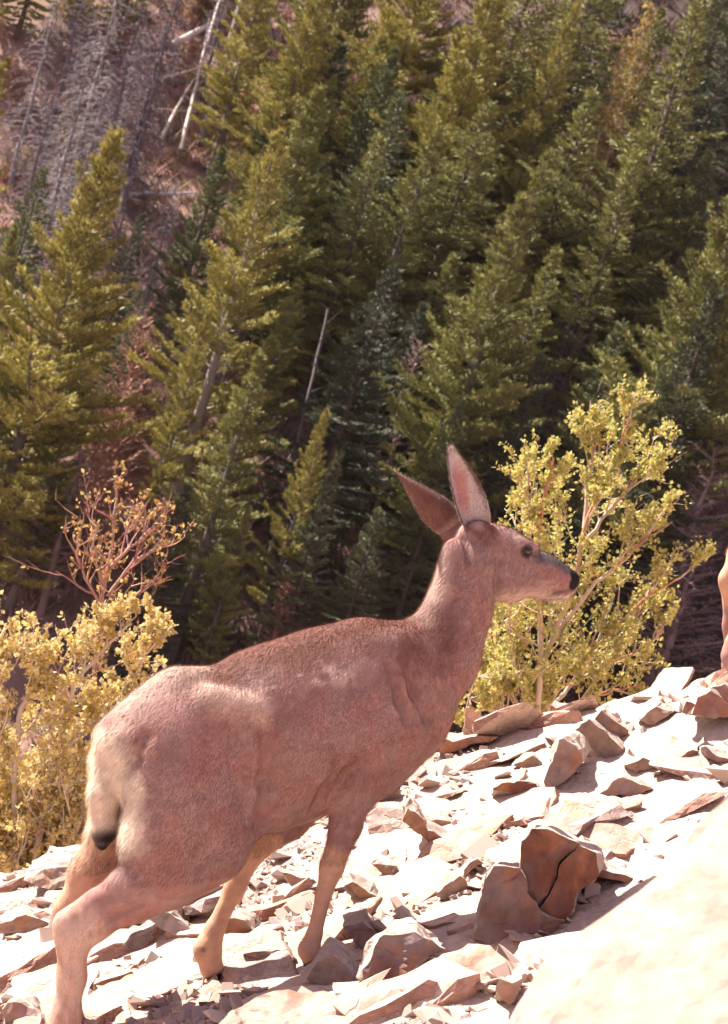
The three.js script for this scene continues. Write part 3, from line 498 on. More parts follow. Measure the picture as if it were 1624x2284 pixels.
function furColour() {
  const b = (x, y, l) => J(BODY, [x, y, l, 0]).p, h = (x, y, l) => J(HEAD, [x, y, l, 0]).p;
  const K = {
    rump: [b(243, 1700, 0), b(248, 1800, 0)], rump2: [b(228, 1800, -0.12), b(238, 1690, -0.1)], rump3: [b(298, 1770, 0.1), b(290, 1860, 0.1)], croup: [b(300, 1580, 0), b(400, 1500, 0)], tip: b(234, 1858, 0), tipEnd: b(226, 1900, 0),
    spine: [b(470, 1490, 0), b(700, 1432, 0)], spine2: [b(700, 1432, 0), b(900, 1398, 0)], hip: [b(470, 1555, 0.12), b(565, 1580, 0.14)], wither: [b(840, 1395, 0), b(950, 1450, 0)],
    crown: h(1080, 1196, 0.045), earbase: h(1062, 1172, 0.045), naper: [h(1030, 1190, 0.03), h(1040, 1240, 0.05)], bridge2: [h(1192, 1236, 0.032), h(1246, 1264, 0.022)], bridge: [h(1196, 1232, 0), h(1262, 1266, 0)], fore: [h(1146, 1182, 0), h(1180, 1208, 0)], nose: h(1280, 1290, 0.01), noseB: h(1276, 1299, 0.014), chin: [h(1232, 1338, 0), h(1268, 1332, 0)], mouth: [h(1236, 1322, 0.03), h(1262, 1316, 0.02)], eye: h(1174, 1229, 0.048), browP: [h(1150, 1200, 0.045), h(1172, 1206, 0.045)], lip: h(1262, 1312, 0.02), throat: [h(1120, 1345, 0), h(1200, 1330, 0)],
    cheek: h(1100, 1270, 0.06), nape: [b(985, 1260, 0), b(975, 1330, 0)], nape2: [b(975, 1330, 0), b(940, 1395, 0)], earb: h(1045, 1225, 0.05), dew: b(452, 2120, -0.06),
    elbow: [b(698, 1800, 0.14), b(745, 1690, 0.17)], fold: [b(725, 1785, 0.15), b(790, 1690, 0.17)], sh: [b(905, 1480, 0.13), b(930, 1600, 0.12)],
    hoof: [b(700, 2156, 0.09), b(482, 2182, -0.1), b(180, 2378, 0.095)],
    hockN: b(163, 2082, 0.095), nearS: [b(163, 2085, 0.1), b(145, 2300, 0.1)], foreN: [b(735, 1940, 0.1), b(690, 2150, 0.1)], foreF: [b(558, 1885, -0.1), b(470, 2170, -0.1)], hindF: [b(262, 1890, -0.08), b(150, 2040, -0.1)], fetl: b(140, 2270, 0.12),
    mott: [b(560, 1520, 0.13), b(770, 1505, 0.14)], belly: [b(560, 1872, 0.02), b(690, 1826, 0.02)],
  };
  const fall = (d, r0, r1) => 1 - sst(r0, r1, d);
  return (q) => {
    const nz = fbm(q.x * 16, q.y * 16, q.z * 16, 3), n2 = fbm(q.x * 60, q.y * 40, q.z * 60, 2), J1 = (nz - 0.5) * 0.06;
    let c = mix3(FURC.body, FURC.grey, sst(0.42, 0.62, nz) * 0.6);
    const sp = Math.min(seg(q, ...K.spine), seg(q, ...K.spine2));
    c = mix3(c, FURC.back, fall(sp + J1 * 1.8, 0.06, 0.2) * 0.9);
    c = mix3(c, FURC.back, fall(seg(q, ...K.wither) + J1, 0.03, 0.12) * 0.5);
    c = mix3(c, FURC.pale, fall(seg(q, ...K.hip) + J1, 0.015, 0.065) * 0.85);
    c = mix3(c, FURC.pale, fall(seg(q, ...K.nape) + J1, 0.02, 0.06) * 0.5); c = mix3(c, FURC.pale, fall(seg(q, ...K.nape2) + J1, 0.02, 0.07) * 0.4);
    c = mix3(c, FURC.cream, Math.max(fall(seg(q, ...K.rump) + J1 * 1.6, 0.075, 0.125), fall(seg(q, ...K.rump2) + J1 * 1.6, 0.08, 0.14), fall(seg(q, ...K.rump3) + J1 * 1.6, 0.035, 0.085)));
    c = mix3(c, FURC.cream, fall(seg(q, ...K.croup) + J1 * 2, 0.02, 0.12) * 0.35);
    c = mix3(c, FURC.pale, fall(seg(q, ...K.belly) + J1, 0.02, 0.08) * 0.6);
    c = mix3(c, FURC.pale, fall(seg(q, ...K.mott), 0.01, 0.06) * sst(0.5, 0.62, fbm(q.x * 30, q.y * 45, q.z * 30, 3)) * 0.7);
    const legs = Math.max(fall(seg(q, ...K.foreN), 0.05, 0.085), fall(seg(q, ...K.foreF), 0.07, 0.11), fall(seg(q, ...K.hindF), 0.075, 0.11));
    c = mix3(c, FURC.leg, legs * 0.85);
    c = mix3(c, mix3(FURC.shin, FURC.pale, sst(0.4, 0.6, fbm(q.x * 60, q.y * 12, q.z * 60, 3))), fall(seg(q, ...K.nearS), 0.06, 0.11) * 0.8);
    c = mix3(c, FURC.dark, Math.max(fall(q.distanceTo(K.dew), 0.012, 0.02)) * 0.8);
    c = mix3(c, FURC.back, Math.max(fall(seg(q, ...K.elbow), 0.0, 0.022), fall(seg(q, ...K.fold), 0.0, 0.03)) * 0.5);
    c = mix3(c, FURC.black, Math.max(fall(q.distanceTo(K.tip) + J1 * 0.3, 0.028, 0.048), fall(q.distanceTo(K.tipEnd), 0.018, 0.04)));
    for (const k of K.hoof) c = mix3(c, FURC.black, fall(q.distanceTo(k), 0.03, 0.04));
    // head
    c = mix3(c, FURC.back, fall(q.distanceTo(K.crown) + J1, 0.02, 0.06) * 0.7); c = mix3(c, FURC.pale, Math.max(fall(q.distanceTo(K.earbase), 0.008, 0.03), fall(seg(q, ...K.naper), 0.01, 0.03)) * 0.8);
    c = mix3(c, FURC.grey, fall(q.distanceTo(K.cheek) + J1, 0.02, 0.12) * 0.8);
    c = mix3(c, FURC.pale, fall(seg(q, ...K.throat) + J1, 0.03, 0.075) * 0.85);
    c = mix3(c, FURC.dark, fall(seg(q, ...K.fore) + J1 * 0.6, 0.02, 0.055) * 0.8);
    c = mix3(c, FURC.nosegrey, Math.max(fall(seg(q, ...K.bridge), 0.03, 0.046), fall(seg(q, ...K.bridge2), 0.008, 0.024)) * 0.9);
    c = mix3(c, FURC.white, fall(seg(q, ...K.chin), 0.012, 0.026) * 0.7);
    const ed = q.distanceTo(K.eye); c = mix3(c, FURC.pale, fall(seg(q, ...K.browP), 0.004, 0.014) * 0.7); c = mix3(c, FURC.dark, fall(ed, 0.018, 0.025) * 0.92);
    c = mix3(c, FURC.dark, fall(seg(q, ...K.mouth), 0.003, 0.009) * 0.7);
    c = mix3(c, FURC.dark, fall(q.distanceTo(K.earb), 0.008, 0.03) * 0.75);
    c = mix3(c, FURC.black, Math.max(fall(q.distanceTo(K.nose), 0.027, 0.033), fall(q.distanceTo(K.noseB), 0.022, 0.028)));
    const al = q.dot(HEADING), n3 = fbm(al * 14, q.y * 60 + q.z * 45 + al * 20, 3, 3), m = 0.72 + 0.3 * n2 + 0.26 * n3; return [c[0] * m, c[1] * m, c[2] * m];
  };
}
M.hide = new THREE.MeshPhysicalMaterial({ name: 'deer_hide', vertexColors: true, roughness: 0.95, specularIntensity: 0.15, sheen: 0.4, sheenColor: new THREE.Color().setRGB(0.5, 0.42, 0.36), sheenRoughness: 0.6 });
M.fur = new THREE.MeshStandardMaterial({ name: 'deer_fur', color: 0xffffff, roughness: 0.9, side: THREE.DoubleSide });
M.eye = new THREE.MeshPhysicalMaterial({ name: 'eye', color: new THREE.Color().setRGB(0.03, 0.016, 0.01), roughness: 0.1 });
function makeDeer(o) {                                        // shift: where this animal stands next to the first; hindShift: how far the hind fetlock is set forward
  const P = deerPrims(o.hindShift ?? 0), f = bodyDistance(P), lo = [1e9, 1e9, 1e9], hi = [-1e9, -1e9, -1e9];
  for (const e of P) for (const j of [e.a, e.b]) ['x', 'y', 'z'].forEach((k, i) => { lo[i] = Math.min(lo[i], j.p[k] - j.r - 0.02); hi[i] = Math.max(hi[i], j.p[k] + j.r + 0.02); });
  const s = surfaceNet(f, lo, hi, o.cell), p = s.p, idx = s.idx, colour = furColour(), col = [], nrm = [], q = V();
  for (let i = 0; i < p.length; i += 3) {
    q.set(p[i], p[i + 1], p[i + 2]); col.push(...colour(q));
    const e = 0.004, g = V(f(q.x + e, q.y, q.z) - f(q.x - e, q.y, q.z), f(q.x, q.y + e, q.z) - f(q.x, q.y - e, q.z), f(q.x, q.y, q.z + e) - f(q.x, q.y, q.z - e)).normalize(); nrm.push(g.x, g.y, g.z);
  }
  const bodyCount = p.length / 3, bodyFaces = idx.length;
  const ears = [
    ear(HEAD, [1068, 1180, 0.035, 0], [1006, 997, 0.05, 0], 43, [0.6, 0.1, 0.8], 1.1, 0.02, (t) => 0.35 * (1 - t) + Math.pow(Math.sin(Math.PI * Math.min(0.999, 0.1 + t * 0.865)), 0.6) * (0.95 - 0.28 * t)),
    ear(HEAD, [1014, 1180, -0.035, 0], [877, 1046, -0.05, 0], 33, [-0.15, 0.25, -0.9], 1.2, -0.04, (t) => 0.5 * Math.pow(1 - t, 1.5) + Math.pow(Math.sin(Math.PI * Math.min(1, 0.14 + t * 0.86)), 1.15) * (1.12 - 0.75 * t)),
  ];
  for (const e of ears) {
    const o0 = p.length / 3, n = e.p.length / 3, g = new THREE.BufferGeometry();
    g.setAttribute('position', new THREE.Float32BufferAttribute(e.p, 3)); g.setIndex(e.idx); g.computeVertexNormals();
    const W1 = e.S + 1, N = (e.T + 1) * W1;
    for (let i = 0; i < n; i++) {
      p.push(e.p[i * 3], e.p[i * 3 + 1], e.p[i * 3 + 2]); nrm.push(...g.attributes.normal.array.subarray(i * 3, i * 3 + 3));
      const k = i % N, t = Math.floor(k / W1) / e.T, sd = Math.abs((k % W1) / e.S * 2 - 1), v = fbm(e.p[i * 3] * 60, e.p[i * 3 + 1] * 30, e.p[i * 3 + 2] * 60, 2);
      let c = e.inner[i] ? mix3([0.5, 0.42, 0.39], [0.4, 0.17, 0.15], (1 - sst(0.1, 0.75, sd + (v - 0.5) * 0.8)) * sst(0.08, 0.35, t) * (1 - sst(0.6, 0.92, t)) * 0.85) : mix3([0.1, 0.042, 0.03], FURC.body, 0.1 + 0.3 * v);
      c = mix3(c, [0.09, 0.045, 0.035], sst(0.7, 0.95, sd) * sst(0.2, 0.45, t) * 0.9);
      c = mix3(c, FURC.white, sst(0.93, 0.99, t) * 0.8); if (t < 0.16) c = mix3(c, FURC.pale, sst(0.16, 0.02, t) * 0.8);
      col.push(...c);
    }
    for (const k of e.idx) idx.push(k + o0);
  }
  const rot = o.turn ? new THREE.Quaternion().setFromAxisAngle(V(0, 1, 0), o.turn) : null;
  const C = V(); if (o.hoofAt) { const [x, y, k] = o.hoofAt; C.set((x - 812) / FL * k, (1142 - y) / FL * k, -k).sub(J(BODY, [140, 2300, 0.095, 0]).p); }
  const B = J(BODY, [460, 2180, 0, 0]).p;
  const root = thing('deer', W(B.x + C.x, B.y + C.y, -(B.z + C.z)), o.label, 'deer');
  const toW = new THREE.Matrix4().makeBasis(RT, UP, BK), g = new THREE.BufferGeometry();
  for (let i = 0; i < p.length; i += 3) { p[i] -= B.x; p[i + 1] -= B.y; p[i + 2] -= B.z; }
  g.setAttribute('position', new THREE.Float32BufferAttribute(p, 3)); g.setAttribute('normal', new THREE.Float32BufferAttribute(nrm, 3)); g.setAttribute('color', new THREE.Float32BufferAttribute(col, 3)); g.setIndex(idx);
  g.applyMatrix4(toW);
  part('body', g, M.hide, root);
  for (const l of [0.0475, -0.0475]) {
    const e = J(HEAD, [1174, 1229, l, 0]).p.sub(B), m = part('eye', new THREE.SphereGeometry(0.014, 24, 16), M.eye, root); m.position.copy(e.applyMatrix4(toW)); m.scale.set(1, 0.88, 1);
  }
  if (o.fur) {
    const rnd = mul(5), area = [], pos = g.attributes.position.array, cc = col; let tot = 0;
    const A = V(), B2 = V(), Cc = V();
    for (let i = 0; i < idx.length; i += 3) { A.fromArray(pos, idx[i] * 3); B2.fromArray(pos, idx[i + 1] * 3).sub(A); Cc.fromArray(pos, idx[i + 2] * 3).sub(A); tot += B2.cross(Cc).length() / 2; area.push(tot); }
    const blade = new THREE.BufferGeometry(); blade.setAttribute('position', new THREE.Float32BufferAttribute([-0.5, 0, 0, 0.5, 0, 0, 0.12, 0.55, 0.1, -0.12, 0.55, 0.1, 0, 1, 0.08], 3)); blade.setIndex([0, 1, 2, 0, 2, 3, 3, 2, 4]); blade.computeVertexNormals();
    const im = new THREE.InstancedMesh(blade, M.fur, o.fur), mt = new THREE.Matrix4(), clr = new THREE.Color(), hd = HEADING.clone().applyMatrix4(toW), nn = V(), dr = V(), sd = V(), fp = V(), gp = V();
    let miss = 0; for (let k = 0; k < o.fur; k++) {
      let r = rnd() * tot, a = 0, b = area.length - 1; while (a < b) { const m = (a + b) >> 1; if (area[m] < r) a = m + 1; else b = m; }
      const i0 = idx[a * 3], i1 = idx[a * 3 + 1], i2 = idx[a * 3 + 2]; let u = rnd(), v = rnd(); if (u + v > 1) { u = 1 - u; v = 1 - v; }
      fp.fromArray(pos, i0 * 3).multiplyScalar(1 - u - v).addScaledVector(A.fromArray(pos, i1 * 3), u).addScaledVector(A.fromArray(pos, i2 * 3), v);
      if (o.near) { const w = pixel(fp.clone().add(root.position)); if (w[0] > 1660 && ++miss < 400000) { k--; continue; } }
      nn.fromArray(g.attributes.normal.array, i0 * 3);
      const isEar = i0 >= bodyCount;
      dr.copy(hd).multiplyScalar(isEar ? -0.4 : -0.75).addScaledVector(UP, isEar ? 0.8 : -0.65).add(A.set(rnd() - 0.5, rnd() - 0.5, rnd() - 0.5).multiplyScalar(0.5));
      dr.addScaledVector(nn, -dr.dot(nn)).normalize().addScaledVector(nn, 0.26 + rnd() * 0.3).normalize();
      sd.crossVectors(dr, nn).normalize(); gp.crossVectors(sd, dr).normalize();
      const c = [cc[i0 * 3], cc[i0 * 3 + 1], cc[i0 * 3 + 2]], lum = c[0] + c[1] + c[2]; 
      const pale = sst(0.9, 1.8, lum), dark = lum < 0.1 ? 0.35 : 1;
      const shin = fp.dot(UP) < 0.3 && !isEar ? 0.42 : 1; if (lum < 0.13 && shin < 1) { mt.makeScale(1e-5, 1e-5, 1e-5).setPosition(fp); im.setMatrixAt(k, mt); im.setColorAt(k, clr.setRGB(0, 0, 0)); continue; }
      const len = shin * (isEar ? 0.009 + rnd() * 0.013 : 0.011 + rnd() * 0.011 + pale * 0.012) * dark, wd = 0.0013 + rnd() * 0.0009;
      mt.makeBasis(sd.multiplyScalar(wd), dr.multiplyScalar(len), gp.multiplyScalar(len)).setPosition(fp.addScaledVector(nn, -0.0015)); im.setMatrixAt(k, mt);
      const w = 0.82 + 0.36 * rnd(); im.setColorAt(k, clr.setRGB(c[0] * w, c[1] * w, c[2] * w));
    }
    im.name = 'fur'; im.userData.kind = 'stuff'; shade(im); root.add(im);
  }
  return root;
}
makeDeer({ cell: 0.005, fur: 230000, label: 'brown doe with raised ears and black tipped tail climbing the rocky slope' });
makeDeer({ cell: 0.009, hindShift: -45, hoofAt: [1662, 1466, 6.85], fur: 9000, near: 260, furScale: 1, label: 'second deer cut off by the frame, only one hind leg showing above the reddish rocks' });

// ---------------------------------------------------------------- conifers
function conifer(seed, o) {                                  // a trunk, its limbs and a crown of needle tufts, about o.h metres tall
  const rnd = mul(seed), T = new MB(), L = new MB(), C = new MB(), H = o.h, bend = [(rnd() - 0.5) * 0.25, (rnd() - 0.5) * 0.25];
  const axis = (t) => V(bend[0] * Math.sin(t * 3) + (rnd() - 0.5) * 0.015, t * H, bend[1] * Math.sin(t * 2.3));
  const tp = []; for (let i = 0; i <= 14; i++) tp.push(axis(i / 14));
  const bark = o.bark, r0 = o.r0 ?? 0.13;
  T.tube(tp, (t) => r0 * (1 - t) * (1 + 0.5 * Math.pow(1 - t, 8)) + 0.012, 8, (t) => { const v = 0.75 + rnd() * 0.5; return bark.map((x) => x * v); });
  const onAxis = (t) => { const k = clamp(t) * 14, i = Math.min(13, Math.floor(k)); return tp[i].clone().lerp(tp[i + 1], k - i); };
  const d = V(), s = V(), up = V(0, 1, 0), a = V(), b = V(), c = V(), q = V();
  const tuft = (p, dir, len, tone) => {
    for (let k = 0; k < o.blades; k++) {
      d.copy(dir).multiplyScalar(o.fwd).add(a.set(rnd() - 0.5, rnd() - 0.35, rnd() - 0.5).multiplyScalar(1.5)).normalize();
      s.set(rnd() - 0.5, rnd() - 0.5, rnd() - 0.5).cross(d).normalize().multiplyScalar(o.wide * (0.7 + 0.6 * rnd()));
      b.copy(p).addScaledVector(dir, (rnd() - 0.6) * len * 0.8); const w = tone * (0.72 + 0.5 * rnd());
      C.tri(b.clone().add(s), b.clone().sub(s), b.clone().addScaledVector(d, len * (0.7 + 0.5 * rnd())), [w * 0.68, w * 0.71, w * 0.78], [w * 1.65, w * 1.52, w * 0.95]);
    }
  };
  const clear = o.clear, n = o.limbs;
  for (let i = 0; i < n; i++) {
    const t = clear + (1 - clear) * Math.pow((i + rnd() * 0.8) / n, 0.92), u = (t - clear) / (1 - clear);
    if (t > 0.995) continue;
    const az = i * 2.4 + rnd() * 1.2, prof = Math.pow(1 - u, o.taper) * (u < 0.18 ? 0.55 + 2.5 * u : 1), len = Math.max(0.12, o.reach * prof * (0.55 + 0.75 * rnd()) * (1 + 0.25 * Math.sin(az * 1.3 + seed)));
    const rise = lerp(o.rise[0], o.rise[1], u) + (rnd() - 0.5) * 0.35;
    const h = V(Math.cos(az), 0, Math.sin(az)), pts = [onAxis(t)];
    const N = 5; for (let k = 1; k <= N; k++) { const e = rise + o.tip * Math.pow(k / N, 1.5); pts.push(pts[k - 1].clone().addScaledVector(h, len / N * Math.cos(e)).addScaledVector(up, len / N * Math.sin(e))); }
    const rr = 0.008 + 0.012 * len; L.tube(pts, (k) => rr * (1 - 0.8 * k), 3, bark.map((x) => x * 0.8));
    const tone = 0.7 + 0.55 * rnd(), dead = rnd() < o.bare && u < 0.45; if (dead) continue;
    const steps = Math.max(2, Math.round(len / o.gap));
    for (let k = 0; k <= steps; k++) {
      const f = lerp(o.from, 1, k / steps), x = Math.min(N - 1, Math.floor(f * N)), p = pts[x].clone().lerp(pts[x + 1], f * N - x), dir = pts[x + 1].clone().sub(pts[x]).normalize();
      const side = V().crossVectors(dir, up).normalize(), tl = (1 - f * 0.75) * len * o.side * (0.6 + 0.6 * rnd()) + 0.05;
      for (const sg of [-1, 1]) {
        const td = dir.clone().multiplyScalar(0.75).addScaledVector(side, sg * (0.6 + 0.5 * rnd())).addScaledVector(up, o.lift * (0.4 + rnd()) - o.sag * rnd()).normalize(), m = Math.max(1, Math.round(tl / (o.gap * 0.8)));
        for (let j = 1; j <= m; j++) { q.copy(p).addScaledVector(td, tl * j / m); q.y -= o.sag * 0.12 * j / m; tuft(q.clone(), td, o.len, tone); }
      }
      if (k === steps) { tuft(p, dir, o.len * 1.2, tone * 1.1); tuft(p.clone().addScaledVector(dir, o.len * 0.5), dir, o.len * 1.1, tone * 1.15); }
    }
  }
  for (let k = 0; k < 7; k++) tuft(onAxis(0.94 + 0.06 * k / 6).addScaledVector(up, k * 0.012), up, o.len * 1.2, 1.15);
  return { trunk: T.geo(), branch: L.geo(), crown: C.geo(), h: H, tris: (C.i.length + L.i.length + T.i.length) / 3 };
}
const GREYBARK = [0.16, 0.13, 0.12], BROWNBARK = [0.12, 0.085, 0.07], PALEBARK = [0.34, 0.29, 0.27];
const pineO = { h: 10, limbs: 165, reach: 1.9, taper: 0.75, rise: [-0.05, 0.75], tip: 0.5, gap: 0.135, from: 0.25, side: 0.42, lift: 0.55, sag: 0.1, blades: 8, fwd: 0.9, wide: 0.0165, len: 0.13, clear: 0.06, bare: 0.12, bark: GREYBARK };
const firO = { h: 10, limbs: 165, reach: 2.0, taper: 0.8, rise: [-0.3, 0.45], tip: 0.35, gap: 0.145, from: 0.2, side: 0.5, lift: 0.1, sag: 0.22, blades: 6, fwd: 1.2, wide: 0.0175, len: 0.13, clear: 0.06, bare: 0.1, bark: BROWNBARK };
const KIND = {
  pine: conifer(11, pineO), pineB: conifer(23, { ...pineO, limbs: 125, reach: 1.55, clear: 0.2, bare: 0.35 }), pineC: conifer(37, { ...pineO, reach: 1.35, limbs: 140, taper: 0.7, clear: 0.1 }),
  palepine: conifer(41, { ...pineO, limbs: 130, bark: PALEBARK, r0: 0.15, bare: 0.4 }),
  fir: conifer(53, firO), firB: conifer(67, { ...firO, reach: 1.6, limbs: 150 }), firC: conifer(71, { ...firO, reach: 2.2, limbs: 150, taper: 1, gap: 0.17 }),
  woodpine: conifer(83, { ...pineO, gap: 0.19, len: 0.19, wide: 0.026, limbs: 130 }), woodfir: conifer(97, { ...firO, gap: 0.2, len: 0.18, wide: 0.028, limbs: 130 }),
};
console.log('conifer triangles', Object.values(KIND).map((k) => k.tris).join(' '));
// a tree: crown tip at pixel (px, py) of the view, foot on the slope at the row by
let kindsUsed = 0;
function plantTree(kind, tint, px, py, by, label, o = {}) {
  const k = KIND[kind], lean = o.lean ?? -0.02 - 0.04 * hash(px | 0, py | 0, 3), bx = px - Math.tan(ROLL - lean) * (by - py) + (o.bx ?? 0), foot = o.d ? at(bx, by, o.d) : onHill(bx, by), pd = pixel(foot)[2];
  let lo = 0.5, hi = 30; for (let i = 0; i < 20; i++) { const m = (lo + hi) / 2, q = pixel(foot.clone().add(V(0, m, 0))); if (q[1] > py) lo = m; else hi = m; }
  const g = thing(o.name ?? (kind.includes('fir') ? 'fir_tree' : 'pine_tree'), foot, label, o.cat ?? (kind.includes('fir') ? 'fir tree' : 'pine tree'), o.group);
  const s = lo / k.h, wide = (o.wide ?? 1) * s * 1.08; g.scale.set(wide, s, wide); g.rotation.y = o.turn ?? px * 0.37; g.rotation.set(0, 0, 0); g.quaternion.setFromAxisAngle(V(0, 0, 1), lean).multiply(new THREE.Quaternion().setFromAxisAngle(V(0, 1, 0), o.turn ?? px * 0.37));
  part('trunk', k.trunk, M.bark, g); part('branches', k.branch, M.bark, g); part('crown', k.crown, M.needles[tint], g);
  kindsUsed++; return g;
}
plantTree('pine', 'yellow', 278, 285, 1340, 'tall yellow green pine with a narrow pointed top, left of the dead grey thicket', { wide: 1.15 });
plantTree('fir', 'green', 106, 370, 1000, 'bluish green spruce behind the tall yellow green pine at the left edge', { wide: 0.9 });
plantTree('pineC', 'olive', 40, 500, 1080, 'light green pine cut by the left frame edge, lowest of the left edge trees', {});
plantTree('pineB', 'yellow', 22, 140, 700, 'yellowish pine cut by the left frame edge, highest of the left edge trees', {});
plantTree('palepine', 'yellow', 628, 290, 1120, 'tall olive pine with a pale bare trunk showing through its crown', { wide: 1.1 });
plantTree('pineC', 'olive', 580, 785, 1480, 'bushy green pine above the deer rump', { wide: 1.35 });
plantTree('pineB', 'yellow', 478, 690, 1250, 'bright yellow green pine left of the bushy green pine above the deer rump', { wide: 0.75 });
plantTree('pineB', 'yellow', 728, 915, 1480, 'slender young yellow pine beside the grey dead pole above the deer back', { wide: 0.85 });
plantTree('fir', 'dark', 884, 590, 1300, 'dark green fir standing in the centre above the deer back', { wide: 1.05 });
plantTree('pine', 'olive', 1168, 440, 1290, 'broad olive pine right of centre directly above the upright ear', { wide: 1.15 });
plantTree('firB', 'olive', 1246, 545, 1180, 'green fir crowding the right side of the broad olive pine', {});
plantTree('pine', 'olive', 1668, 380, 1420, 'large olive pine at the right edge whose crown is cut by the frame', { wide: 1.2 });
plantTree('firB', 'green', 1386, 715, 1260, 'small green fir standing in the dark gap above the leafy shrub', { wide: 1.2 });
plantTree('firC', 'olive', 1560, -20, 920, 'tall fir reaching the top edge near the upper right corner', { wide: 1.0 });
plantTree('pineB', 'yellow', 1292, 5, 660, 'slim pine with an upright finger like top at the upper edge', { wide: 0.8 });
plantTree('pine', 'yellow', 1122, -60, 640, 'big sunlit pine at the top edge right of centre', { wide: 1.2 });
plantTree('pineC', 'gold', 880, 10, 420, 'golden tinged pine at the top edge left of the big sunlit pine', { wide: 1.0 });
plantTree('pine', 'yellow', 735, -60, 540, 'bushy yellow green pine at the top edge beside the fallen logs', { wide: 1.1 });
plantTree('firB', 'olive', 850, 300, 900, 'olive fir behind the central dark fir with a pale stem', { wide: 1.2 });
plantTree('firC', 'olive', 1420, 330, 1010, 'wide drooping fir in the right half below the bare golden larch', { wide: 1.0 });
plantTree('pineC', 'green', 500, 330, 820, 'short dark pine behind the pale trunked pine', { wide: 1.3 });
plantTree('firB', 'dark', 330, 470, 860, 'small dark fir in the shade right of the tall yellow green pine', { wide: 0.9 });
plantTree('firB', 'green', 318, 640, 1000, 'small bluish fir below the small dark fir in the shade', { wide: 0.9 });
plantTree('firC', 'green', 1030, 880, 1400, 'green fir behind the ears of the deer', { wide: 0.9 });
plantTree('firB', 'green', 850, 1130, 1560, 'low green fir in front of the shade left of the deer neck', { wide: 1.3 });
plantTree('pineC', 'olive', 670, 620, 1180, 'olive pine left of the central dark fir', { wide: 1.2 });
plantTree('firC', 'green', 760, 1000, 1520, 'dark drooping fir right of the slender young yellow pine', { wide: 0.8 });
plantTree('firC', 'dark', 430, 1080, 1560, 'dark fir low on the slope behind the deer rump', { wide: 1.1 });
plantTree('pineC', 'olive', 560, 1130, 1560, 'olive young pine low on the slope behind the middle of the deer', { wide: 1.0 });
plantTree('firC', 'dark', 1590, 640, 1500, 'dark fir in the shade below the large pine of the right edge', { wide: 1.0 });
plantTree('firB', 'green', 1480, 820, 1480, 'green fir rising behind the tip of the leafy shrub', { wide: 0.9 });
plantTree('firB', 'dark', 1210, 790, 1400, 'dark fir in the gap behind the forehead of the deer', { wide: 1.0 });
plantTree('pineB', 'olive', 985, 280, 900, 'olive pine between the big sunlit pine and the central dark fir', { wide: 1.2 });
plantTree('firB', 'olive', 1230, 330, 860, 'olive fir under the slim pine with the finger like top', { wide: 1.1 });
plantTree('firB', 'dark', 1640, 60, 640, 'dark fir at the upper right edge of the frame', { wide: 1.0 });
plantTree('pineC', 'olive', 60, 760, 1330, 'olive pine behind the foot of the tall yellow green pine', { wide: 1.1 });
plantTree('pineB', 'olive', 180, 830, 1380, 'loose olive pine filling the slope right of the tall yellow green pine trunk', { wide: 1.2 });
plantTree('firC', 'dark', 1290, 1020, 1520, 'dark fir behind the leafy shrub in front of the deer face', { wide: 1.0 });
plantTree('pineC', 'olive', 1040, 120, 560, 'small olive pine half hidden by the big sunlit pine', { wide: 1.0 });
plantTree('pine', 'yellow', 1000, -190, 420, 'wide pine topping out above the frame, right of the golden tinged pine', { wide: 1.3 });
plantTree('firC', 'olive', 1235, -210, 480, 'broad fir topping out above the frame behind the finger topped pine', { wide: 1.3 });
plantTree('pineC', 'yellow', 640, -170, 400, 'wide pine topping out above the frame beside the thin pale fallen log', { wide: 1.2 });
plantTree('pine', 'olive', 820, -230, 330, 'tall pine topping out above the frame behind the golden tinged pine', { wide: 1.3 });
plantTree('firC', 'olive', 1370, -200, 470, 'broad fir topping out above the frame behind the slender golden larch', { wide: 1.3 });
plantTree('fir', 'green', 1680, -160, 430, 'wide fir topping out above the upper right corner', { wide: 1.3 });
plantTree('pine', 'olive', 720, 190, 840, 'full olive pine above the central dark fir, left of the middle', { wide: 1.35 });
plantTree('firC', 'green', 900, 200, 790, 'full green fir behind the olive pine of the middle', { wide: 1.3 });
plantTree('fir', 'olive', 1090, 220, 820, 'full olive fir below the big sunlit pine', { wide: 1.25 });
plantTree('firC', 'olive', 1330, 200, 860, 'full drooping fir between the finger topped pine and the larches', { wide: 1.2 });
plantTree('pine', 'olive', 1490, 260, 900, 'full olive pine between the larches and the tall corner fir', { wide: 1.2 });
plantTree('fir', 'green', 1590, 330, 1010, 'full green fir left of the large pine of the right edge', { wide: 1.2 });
// the wood beyond, seen only in the gaps
{
  const rnd = mul(404), kinds = ['woodfir', 'woodpine', 'woodfir', 'woodpine', 'woodfir'];
  for (let i = 0; i < 20; i++) {
    const px = 580 + rnd() * 1100, by = 230 + 900 * Math.pow(rnd(), 1.3);
    plantTree(kinds[i % 5], ['dark', 'olive', 'green'][i % 3], px, by - 320 - rnd() * 160, by, 'conifer standing in the dense wood behind the front trees', { group: 'conifers filling the dense wood behind the front trees', wide: 1.0 });
  }
  for (let i = 0; i < 7; i++) { const px = -60 + i * 110 + rnd() * 60; plantTree(kinds[i % 5], ['olive', 'yellow'][i % 2], px, -260 - rnd() * 120, 60 + rnd() * 60, 'conifer at the top edge above the brushy slope', { group: 'conifers at the top edge above the brushy slope', wide: 0.8 }); }
}
